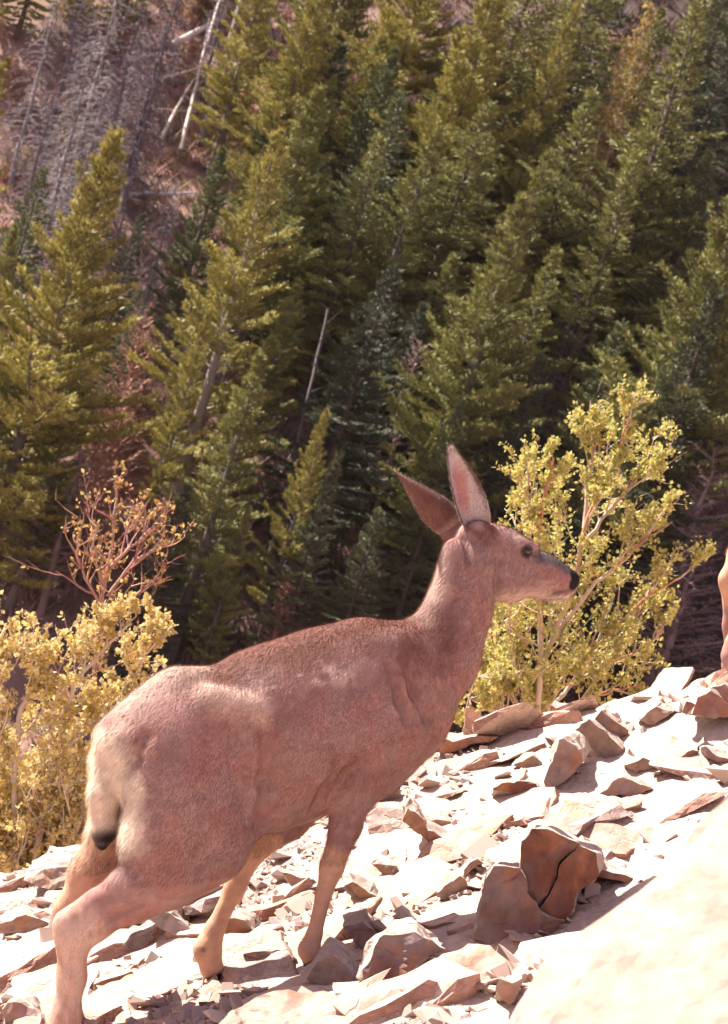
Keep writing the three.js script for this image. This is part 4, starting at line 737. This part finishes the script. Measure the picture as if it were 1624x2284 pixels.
// ---------------------------------------------------------------- bare trees, snags, logs
function deadTree(seed, h, droop, n, col, tw = 1) {
  const rnd = mul(seed), T = new MB(), B = new MB(), pts = []; for (let i = 0; i <= 10; i++) pts.push(V((rnd() - 0.5) * 0.08, i / 10 * h, (rnd() - 0.5) * 0.08));
  T.tube(pts, (t) => 0.1 * (1 - t) + 0.012, 7, () => { const v = 0.7 + rnd() * 0.5; return col.map((x) => x * v); });
  for (let i = 0; i < n; i++) {
    const t = 0.12 + 0.86 * (i + rnd()) / n, az = i * 2.4 + rnd(), len = (1 - t * 0.8) * 1.5 * (0.5 + 0.7 * rnd()), p = pts[Math.min(9, Math.floor(t * 10))].clone().lerp(pts[Math.min(10, Math.floor(t * 10) + 1)], t * 10 % 1), q = [p], hd = V(Math.cos(az), 0, Math.sin(az));
    for (let k = 1; k <= 5; k++) { const e = 0.3 - droop * k / 5; q.push(q[k - 1].clone().addScaledVector(hd, len / 5 * Math.cos(e)).add(V((rnd() - 0.5) * 0.06, len / 5 * Math.sin(e), (rnd() - 0.5) * 0.06))); }
    const v = 0.7 + 0.6 * rnd(), c = col.map((x) => x * v); B.tube(q, (k) => 0.013 * tw * (1 - 0.75 * k), 3, c);
    for (let k = 1; k <= 5; k++) for (let j = 0; j < 3; j++) { const a = q[k], e = V(rnd() - 0.5, -droop * 0.35 * rnd() + 0.1, rnd() - 0.5).multiplyScalar(0.5 * len).addScaledVector(hd, 0.15 * len).add(a), m = a.clone().lerp(e, 0.5).add(V(0, 0.05, 0)); B.tube([a, m, e], (x) => 0.007 * tw * (1 - 0.6 * x), 3, c); }
  }
  return { trunk: T.geo(), branch: B.geo(), h };
}
const DEAD = [deadTree(5, 8, 1.2, 105, [0.28, 0.25, 0.26], 1.5), deadTree(8, 8, 0.9, 95, [0.18, 0.15, 0.17], 1.5), deadTree(9, 6, -0.7, 80, [0.36, 0.19, 0.14], 1.6), deadTree(15, 6, -0.5, 80, [0.33, 0.24, 0.22], 1.6)];
function dead(i, px, py, by, label, o = {}) {
  const k = DEAD[i], bx = px - Math.tan(ROLL) * (by - py) + (o.bx ?? 0), foot = o.d ? at(bx, by, o.d) : onHill(bx, by);
  let lo = 0.3, hi = 25; for (let j = 0; j < 30; j++) { const m = (lo + hi) / 2; if (pixel(foot.clone().add(V(0, m, 0)))[1] > py) lo = m; else hi = m; }
  const g = thing(o.name ?? 'dead_tree', foot, label, o.cat ?? 'dead tree', o.group), s = lo / k.h; g.scale.set(s * (o.wide ?? 1), s, s * (o.wide ?? 1)); g.rotation.y = px; g.rotation.z = o.lean ?? 0;
  part('trunk', k.trunk, M.bark, g); part('branches', k.branch, M.bark, g); return g;
}
dead(0, 300, -120, 520, 'bare grey tree with drooping twigs, leftmost of the grey thicket at the top');
dead(1, 345, -60, 560, 'bare dark tree with a straight stem in the middle of the grey thicket');
dead(0, 230, 60, 640, 'bare grey tree with a tangle of low hanging twigs above the spruce');
dead(1, 420, -80, 480, 'bare grey tree with thin arching twigs, rightmost of the grey thicket');
dead(0, 150, -60, 420, 'bare grey tree among pink brush at the upper left');
dead(1, 310, 360, 760, 'bare dark tree hidden in the shade right of the tall yellow green pine');
dead(0, 400, 400, 800, 'bare grey tree in the shade below the leaning trunk');
dead(3, 1330, 600, 1010, 'bare bluish grey tree in the dark gap above the leafy shrub');
dead(0, 1290, 650, 1000, 'bare twiggy tree beside the bare bluish grey tree in the dark gap', { wide: 1.3 });
dead(3, 940, 760, 1180, 'bare brown tree between the central dark fir and the broad olive pine');
dead(2, 290, 850, 1290, 'reddish bare sapling at the left above the yellow shrub', { wide: 1.2 });
dead(2, 250, 950, 1340, 'reddish brown bare sapling just above the twigs of the yellow shrub', { wide: 1.3 });
dead(2, 330, 700, 1100, 'russet bare sapling right of the tall yellow green pine crown', { wide: 1.2 });
dead(3, 190, 1000, 1380, 'pinkish bare sapling at the foot of the tall yellow green pine', { wide: 1.5 });
dead(3, 700, 1190, 1500, 'low russet bare bush between the young pine and the low green fir', { wide: 1.6, name: 'dead_bush', cat: 'bush' });
dead(2, 645, 1300, 1560, 'orange brown bare bush right above the deer back', { wide: 1.5, name: 'dead_bush', cat: 'bush' });
dead(3, 1590, 1000, 1560, 'bare grey brown shrub at the right edge above the second deer', { wide: 1.6, name: 'dead_bush', cat: 'bush' });
dead(3, 1560, 1180, 1600, 'bare dark shrub in the shade behind the second deer', { wide: 1.8, name: 'dead_bush', cat: 'bush' });
function log(pts, r, col, label, name = 'fallen_log', lift = 0.45) {
  r *= 1.15;
  const rnd = mul(Math.round(pts[0][0] * 13 + pts[0][1])), B = new MB(), q = pts.map(([x, y, up]) => onHill(x, y).add(V(0, up ?? lift, 0.1))), base = q[0].clone();
  const fine = []; for (let i = 0; i + 1 < q.length; i++) for (let k = 0; k < 5; k++) fine.push(q[i].clone().lerp(q[i + 1], k / 5).add(V((rnd() - 0.5) * r * 0.3, (rnd() - 0.5) * r * 0.3, 0))); fine.push(q[q.length - 1].clone());
  fine.forEach((p) => p.sub(base));
  B.tube(fine, (t) => r * (1 - 0.55 * t), 7, () => { const v = 0.75 + 0.5 * rnd(); return col.map((x) => x * v); });
  for (let k = 1; k < fine.length; k += 1) { const a = fine[k], e = a.clone().add(V((rnd() - 0.5) * 0.7, rnd() * 0.5, rnd() * 0.4)); B.tube([a, a.clone().lerp(e, 0.5), e], (t) => r * 0.25 * (1 - 0.7 * t), 3, col); }
  const g = B.geo(), m = shade(new THREE.Mesh(g, M.bark)); m.name = numbered(name); m.position.copy(base); scene.add(m); return tag(m, label, name === 'fallen_log' ? 'log' : 'snag');
}
const WHITE = [0.66, 0.58, 0.53];
for (const [i, px, py, by, what] of [[1, 200, -40, 330, 'with a short crown between two taller bare trees'], [0, 260, 150, 700, 'hanging over the spruce tip'], [1, 380, 40, 470, 'just left of the white snags'], [1, 130, 200, 720, 'rising behind the spruce'], [1, 520, -60, 260, 'by the thin pale log near the top edge'], [0, 330, 60, 420, 'in the densest part of the grey thicket']]) dead(i, px, py, by, 'bare twiggy grey tree ' + what, { wide: 1.3 });
log([[375, 135], [450, 95], [530, 52]], 0.1, WHITE, 'thick fallen log with sunlit top slanting across the upper left slope');
log([[310, 158], [350, 155], [400, 156]], 0.05, WHITE, 'short white fallen log left of the thick slanting log');
log([[545, 66], [590, 58], [632, 55]], 0.045, WHITE, 'thin pale fallen log beside the top edge pine');
log([[355, 210], [410, 195], [470, 178]], 0.04, WHITE, 'thin fallen log just below the thick slanting log');
log([[235, 278], [320, 279], [430, 285]], 0.05, [0.5, 0.4, 0.34], 'long level fallen log above the tip of the tall yellow green pine');
log([[270, 470], [340, 470], [430, 468]], 0.05, [0.4, 0.38, 0.42], 'grey level fallen log in the shade right of the tall yellow green pine');
log([[895, 548], [1000, 546], [1090, 546], [1250, 552]], 0.05, WHITE, 'long white level fallen log crossing behind the broad olive pine top');
log([[400, 352, 0.2], [412, 300, 0.9], [425, 240, 1.4], [437, 165, 1.6]], 0.06, WHITE, 'broken white snag standing in the clearing at the upper left', 'white_snag');
log([[355, 330, 0.2], [385, 280, 0.5], [418, 238, 0.8]], 0.05, WHITE, 'short white snag leaning on the broken white snag', 'white_snag');
log([[443, 340, 0.2], [470, 250, 1.2], [500, 150, 2.2], [532, 30, 3.2]], 0.085, [0.2, 0.18, 0.19], 'dark leaning bare trunk right of the white snags', 'standing_snag');
log([[578, 1340, 0.3], [600, 1240, 1.6], [618, 1150, 2.8], [632, 1068, 3.9]], 0.05, [0.15, 0.125, 0.13], 'grey dead pole standing in front of the slender young yellow pine', 'standing_snag');
log([[440, 180, 1], [480, 60, 2], [500, 20, 2.5]], 0.05, WHITE, 'thin white broken stem above the dark leaning bare trunk', 'white_snag');
// thin trees with sparse golden leaves, far shrubs
function leafy(seed, h, reach, n, leafCol, stemCol, leafSize, perTwig) {
  const rnd = mul(seed), T = new MB(), C = new MB(), pts = []; for (let i = 0; i <= 8; i++) pts.push(V((rnd() - 0.5) * 0.1, h * i / 8, (rnd() - 0.5) * 0.1));
  T.tube(pts, (t) => 0.055 * (1 - t) + 0.008, 6, stemCol);
  for (let i = 0; i < n; i++) {
    const t = 0.25 + 0.75 * (i + rnd()) / n, p = pts[Math.min(7, Math.floor(t * 8))].clone().lerp(pts[Math.min(8, Math.floor(t * 8) + 1)], t * 8 % 1), az = rnd() * 6.3, len = reach * (1.15 - t) * (0.4 + 0.8 * rnd()), e = p.clone().add(V(Math.cos(az) * len, len * (0.4 + rnd() * 0.9), Math.sin(az) * len));
    T.tube([p, p.clone().lerp(e, 0.5).add(V(0, -0.03, 0)), e], (x) => 0.012 * (1 - 0.7 * x), 3, stemCol);
    for (let k = 0; k < perTwig; k++) { const q = p.clone().lerp(e, 0.25 + 0.8 * rnd()).add(V(rnd() - 0.5, rnd() - 0.5, rnd() - 0.5).multiplyScalar(0.22)), a = V(rnd() - 0.5, rnd() - 0.5, rnd() - 0.5).normalize(), b = V(rnd() - 0.5, rnd() - 0.5, rnd() - 0.5).cross(a).normalize(), s = leafSize * (0.6 + 0.8 * rnd()), w = 0.65 + 0.6 * rnd(); C.quad(q, q.clone().addScaledVector(a, s * 0.5).addScaledVector(b, s * 0.35), q.clone().addScaledVector(a, s), q.clone().addScaledVector(a, s * 0.5).addScaledVector(b, -s * 0.35), leafCol.map((x) => x * w)); }
  }
  return { trunk: T.geo(), crown: C.geo(), h };
}
const GOLDTREE = leafy(3, 7, 0.95, 80, [0.42, 0.31, 0.1], [0.46, 0.36, 0.3], 0.085, 20), BRUSH = [leafy(4, 1.6, 0.9, 70, [0.4, 0.24, 0.17], [0.3, 0.2, 0.17], 0.08, 14), leafy(6, 1.4, 0.9, 60, [0.42, 0.3, 0.1], [0.3, 0.22, 0.18], 0.08, 18)];
function sparse(k, px, py, by, label, name, cat, group) {
  const foot = onHill(px - Math.tan(ROLL) * (by - py), by); let lo = 0.3, hi = 25; for (let j = 0; j < 30; j++) { const m = (lo + hi) / 2; if (pixel(foot.clone().add(V(0, m, 0)))[1] > py) lo = m; else hi = m; }
  const g = thing(name, foot, label, cat, group), s = lo / k.h; g.scale.setScalar(s); g.rotation.y = px; part('trunk', k.trunk, M.bark, g); part('foliage', k.crown, M.leaf, g); return g;
}
sparse(GOLDTREE, 1446, 15, 640, 'slender larch with sparse golden orange foliage and a pale stem', 'larch_tree', 'tree');
sparse(GOLDTREE, 1395, 90, 660, 'thin pale stemmed larch left of the slender golden larch', 'larch_tree', 'tree');
{
  const rnd = mul(91);
  for (let i = 0; i < 60; i++) {
    const z = rnd(), px = z < 0.55 ? rnd() * 560 : z < 0.8 ? 60 + rnd() * 330 : 560 + rnd() * 900, by = z < 0.55 ? 20 + rnd() * 420 : z < 0.8 ? 780 + rnd() * 560 : 80 + rnd() * 900, w = i % 3 === 1 ? 1 : 0;
    sparse(BRUSH[w], px, by - 45 - rnd() * 55, by, w ? 'low yellow tinged bush on the forest slope' : 'low pinkish bush on the forest slope', 'bush', 'bush', w ? 'yellow tinged bushes on the forest slope' : 'pinkish bushes on the forest slope');
  }
  for (let i = 0; i < 34; i++) {                              // brush on the valley floor below the ridge
    const k = BRUSH[i % 2], q = inValley(rnd), g = thing('bush', q, 'low bush on the valley floor between the ridge and the forest', 'bush', 'low bushes on the valley floor'); g.scale.setScalar(0.7 + 0.5 * rnd()); g.rotation.y = i; part('trunk', k.trunk, M.bark, g); part('foliage', k.crown, M.leaf, g);
  }
  // undergrowth
  const B = new MB(); for (let k = 0; k < 26; k++) { const a = rnd() * 6.3, l = 0.2 + 0.4 * rnd(), b = V((rnd() - 0.5) * 0.4, 0, (rnd() - 0.5) * 0.4), e = b.clone().add(V(Math.cos(a) * l * 0.7, l * (0.2 + 0.8 * rnd()), Math.sin(a) * l * 0.7)), s = V(Math.sin(a), 0.3, -Math.cos(a)).multiplyScalar(0.012 + 0.012 * rnd()); B.tri(b.clone().add(s), b.clone().sub(s), e, [1, 1, 1]); }
  const g = B.geo(); g.deleteAttribute('color'); const N = 13000, im = shade(new THREE.InstancedMesh(g, new THREE.MeshStandardMaterial({ name: 'dry_twigs', color: 0xffffff, roughness: 1, side: THREE.DoubleSide }), N)), mt = new THREE.Matrix4(), q = new THREE.Quaternion(), c = new THREE.Color();
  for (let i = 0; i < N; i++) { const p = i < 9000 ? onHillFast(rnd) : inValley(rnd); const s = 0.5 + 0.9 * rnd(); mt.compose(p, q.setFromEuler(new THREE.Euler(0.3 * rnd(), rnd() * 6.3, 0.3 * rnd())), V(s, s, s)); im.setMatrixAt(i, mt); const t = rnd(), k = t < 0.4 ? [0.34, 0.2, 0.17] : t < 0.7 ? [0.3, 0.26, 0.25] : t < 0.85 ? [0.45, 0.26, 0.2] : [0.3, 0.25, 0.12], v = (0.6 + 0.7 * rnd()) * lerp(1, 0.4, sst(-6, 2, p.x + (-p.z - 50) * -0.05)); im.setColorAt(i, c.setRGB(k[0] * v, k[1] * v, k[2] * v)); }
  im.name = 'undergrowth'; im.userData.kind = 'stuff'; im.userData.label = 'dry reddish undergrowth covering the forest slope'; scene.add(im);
}
function inValley(rnd) { const d = 13 + 26 * rnd(), x = (rnd() * 2 - 1) * d * 0.5 - 2; return V(x, terrain(x, -d) - 0.03, -d); }
function onHillFast(rnd) { const d = 38 + 34 * rnd(), x = (rnd() * 2 - 1) * d * 0.23 + (d - 50) * 0.05; return V(x, terrain(x, -d) - 0.03, -d); }
// ---------------------------------------------------------------- the two shrubs on the ridge
function shrub(name, stems, d0, o, label) {
  stems = stems.map((s) => { if (s[0][1] < 1590) return s; const x = (s[0][0] - 812) / FL * d0; return [[s[0][0], 1142 - gy(x, d0) / d0 * FL + 6], ...s]; });   // down to the slope behind the ridge
  const rnd = mul(o.seed), foot = at(stems[0][0][0], stems[0][0][1], d0), S = new MB(), C = new MB(), g = thing(name, foot, label, 'shrub');
  const leafAt = (p) => {
    const n = 2 + Math.floor(rnd() * 3);
    for (let k = 0; k < n; k++) {
      const q = p.clone().add(V(rnd() - 0.5, rnd() - 0.5, rnd() - 0.5).multiplyScalar(0.03)), a = V(rnd() - 0.5, rnd() - 0.2, rnd() - 0.5).normalize(), b = V(rnd() - 0.5, rnd() - 0.5, rnd() - 0.5).cross(a).normalize(), f = V().crossVectors(a, b), s = o.leaf * (0.55 + 0.8 * rnd()), w = 0.7 + 0.5 * rnd();
      const col = mix3(o.col, o.col2, rnd()).map((x) => x * w), m = q.clone().addScaledVector(a, s), l = q.clone().addScaledVector(a, s * 0.5).addScaledVector(b, s * 0.4).addScaledVector(f, s * 0.12), r = q.clone().addScaledVector(a, s * 0.5).addScaledVector(b, -s * 0.4).addScaledVector(f, s * 0.12);
      C.tri(q, l, m, col); C.tri(q, m, r, col);
    }
  };
  const twig = (p, dir, len, rad, dep, leafy) => {
    const pts = [p.clone()], d = dir.clone(); const N = 5;
    for (let k = 1; k <= N; k++) { d.add(V(rnd() - 0.5, rnd() - 0.35, rnd() - 0.5).multiplyScalar(0.45)).normalize(); pts.push(pts[k - 1].clone().addScaledVector(d, len / N)); }
    const c = dep === 0 && rnd() < o.red ? [0.4, 0.2, 0.12] : o.bark; S.tube(pts, (t) => rad * (1 - 0.7 * t), dep > 0 ? 3 : 3, c.map((x) => x * (0.8 + 0.4 * rnd())));
    if (dep > 0) for (let k = 0; k < o.fork; k++) { const i = 1 + Math.floor(rnd() * N); twig(pts[i], d.clone().multiplyScalar(0.7).add(V(rnd() - 0.5, rnd() - 0.35, rnd() - 0.5).multiplyScalar(1.5)).normalize(), len * (0.45 + 0.3 * rnd()), rad * 0.6, dep - 1, leafy); }
    if (dep < 2) for (let k = 1; k <= N; k++) for (let j = 0; j < o.many; j++) if (rnd() < leafy) leafAt(pts[k].clone().lerp(pts[k - 1], rnd()));
  };
  stems.forEach((st, si) => {
    const dz = (rnd() - 0.5) * 0.25, pts = st.map(([x, y], i) => at(x, y, d0 + dz * i / 2).sub(foot)), fine = [];
    for (let i = 0; i + 1 < pts.length; i++) for (let k = 0; k < 4; k++) fine.push(pts[i].clone().lerp(pts[i + 1], k / 4).add(V(rnd() - 0.5, rnd() - 0.5, rnd() - 0.5).multiplyScalar(0.012))); fine.push(pts[pts.length - 1]);
    const rr = (si < o.thick ? 0.019 : 0.012) * (o.fat ?? 1); S.tube(fine, (t) => rr * (1 - 0.7 * t), 6, (t) => mix3(o.bark, o.tipBark, sst(0.35, 0.8, t)));
    const n = Math.round(o.per * fine.length);
    for (let k = 0; k < n; k++) { const t = lerp(o.low, 0.97, (k + rnd()) / n), x = Math.min(fine.length - 2, Math.floor(t * (fine.length - 1))), p = fine[x].clone().lerp(fine[x + 1], t * (fine.length - 1) - x), dir = fine[x + 1].clone().sub(fine[x]).normalize().multiplyScalar(0.75).add(V(rnd() - 0.5, rnd() - 0.25, rnd() - 0.5).multiplyScalar(1.9)).normalize(); twig(p, dir, o.twig * (0.5 + 0.7 * rnd()) * (1.15 - 0.72 * t), 0.006, 2, o.leafy); }
  });
  part('stems', S.geo(), M.bark, g); const f = part('foliage', C.geo(), M.leaf, g); f.userData.kind = 'stuff';
  console.log(name, 'triangles', (S.i.length + C.i.length) / 3); return g;
}
const YELLOW = [0.68, 0.58, 0.2], LIME = [0.47, 0.48, 0.165];
shrub('leafy_shrub', [
  [[1196, 1600], [1205, 1500], [1232, 1420], [1280, 1310], [1302, 1180], [1345, 1080], [1385, 990], [1405, 930]],
  [[1200, 1600], [1206, 1480], [1204, 1340], [1200, 1220], [1212, 1120], [1235, 1020]],
  [[1210, 1600], [1250, 1520], [1330, 1440], [1430, 1340], [1535, 1275]],
  [[1215, 1600], [1270, 1530], [1360, 1480], [1450, 1440], [1480, 1400]],
  [[1190, 1600], [1150, 1500], [1135, 1400], [1150, 1250], [1170, 1130], [1180, 1060]],
  [[1185, 1600], [1120, 1540], [1060, 1500], [1030, 1450]],
  [[1230, 1425], [1330, 1300], [1400, 1240], [1460, 1180]],
  [[1290, 1240], [1340, 1160], [1400, 1090], [1440, 1040]],
  [[1180, 1610], [1090, 1580], [1020, 1590], [985, 1610]],
  [[1300, 1180], [1310, 1080], [1325, 1000], [1345, 940]],
  [[1180, 1620], [1120, 1590], [1070, 1520], [1050, 1430]], [[1170, 1620], [1080, 1600], [1020, 1550], [1000, 1500]], [[1190, 1610], [1150, 1560], [1110, 1480], [1090, 1380]], [[1230, 1610], [1300, 1560], [1370, 1540], [1440, 1530]],
], 8.6, { seed: 21, leaf: 0.021, col: YELLOW, col2: LIME, bark: [0.5, 0.4, 0.32], tipBark: [0.42, 0.2, 0.1], red: 0.12, fork: 3, many: 2, leafy: 0.42, per: 0.5, low: 0.22, twig: 0.32, thick: 2, fat: 1 }, 'yellow green leafy shrub with pale stems behind the deer head');
shrub('yellow_shrub', [
  [[60, 2010], [100, 1800], [130, 1620], [170, 1520], [230, 1450], [290, 1390]],
  [[40, 2010], [30, 1800], [40, 1600], [70, 1530], [100, 1470]],
  [[100, 2010], [170, 1850], [230, 1700], [270, 1580], [320, 1470], [345, 1390]],
  [[120, 2010], [200, 1900], [260, 1820], [300, 1760]],
  [[20, 2010], [-30, 1800], [-30, 1600], [0, 1520], [20, 1450]],
  [[90, 2010], [90, 1850], [150, 1700], [200, 1600], [250, 1560]],
  [[80, 2010], [60, 1900], [10, 1780], [-30, 1700]],
  [[110, 2010], [160, 1930], [130, 1800], [180, 1720]],
  [[70, 2010], [110, 1930], [60, 1840], [90, 1740]],
  [[30, 2010], [50, 1930], [20, 1850], [30, 1760]], [[130, 2010], [190, 1960], [200, 1860], [180, 1780]], [[90, 2010], [20, 1960], [-20, 1900], [-20, 1840]], [[110, 2010], [140, 1880], [100, 1780], [120, 1700]],
], 8.2, { seed: 33, leaf: 0.024, col: [0.72, 0.58, 0.2], col2: [0.66, 0.56, 0.32], bark: [0.56, 0.46, 0.4], tipBark: [0.54, 0.43, 0.37], red: 0.05, fork: 3, many: 2, leafy: 0.36, per: 0.85, low: 0.1, twig: 0.3, thick: 2 }, 'yellow leafy shrub on the ridge behind the deer rump');
shrub('bare_shrub', [
  [[196, 2000], [206, 1700], [215, 1460], [228, 1330], [245, 1250], [255, 1150], [262, 1080]],
  [[240, 1330], [300, 1250], [370, 1215]], [[225, 1350], [190, 1290], [160, 1220]], [[245, 1265], [290, 1220], [340, 1180]], [[232, 1310], [205, 1240], [215, 1170]], [[220, 1400], [280, 1340], [360, 1290]],
], 8.5, { seed: 44, leaf: 0.021, col: YELLOW, col2: [0.5, 0.25, 0.1], bark: [0.36, 0.2, 0.15], tipBark: [0.42, 0.29, 0.25], red: 0.2, fork: 2, many: 1, leafy: 0.12, per: 0.8, low: 0.2, twig: 0.25, thick: 1, fat: 0.75 }, 'orange stemmed nearly bare shrub above the yellow shrub');

renderer.render(scene, camera);
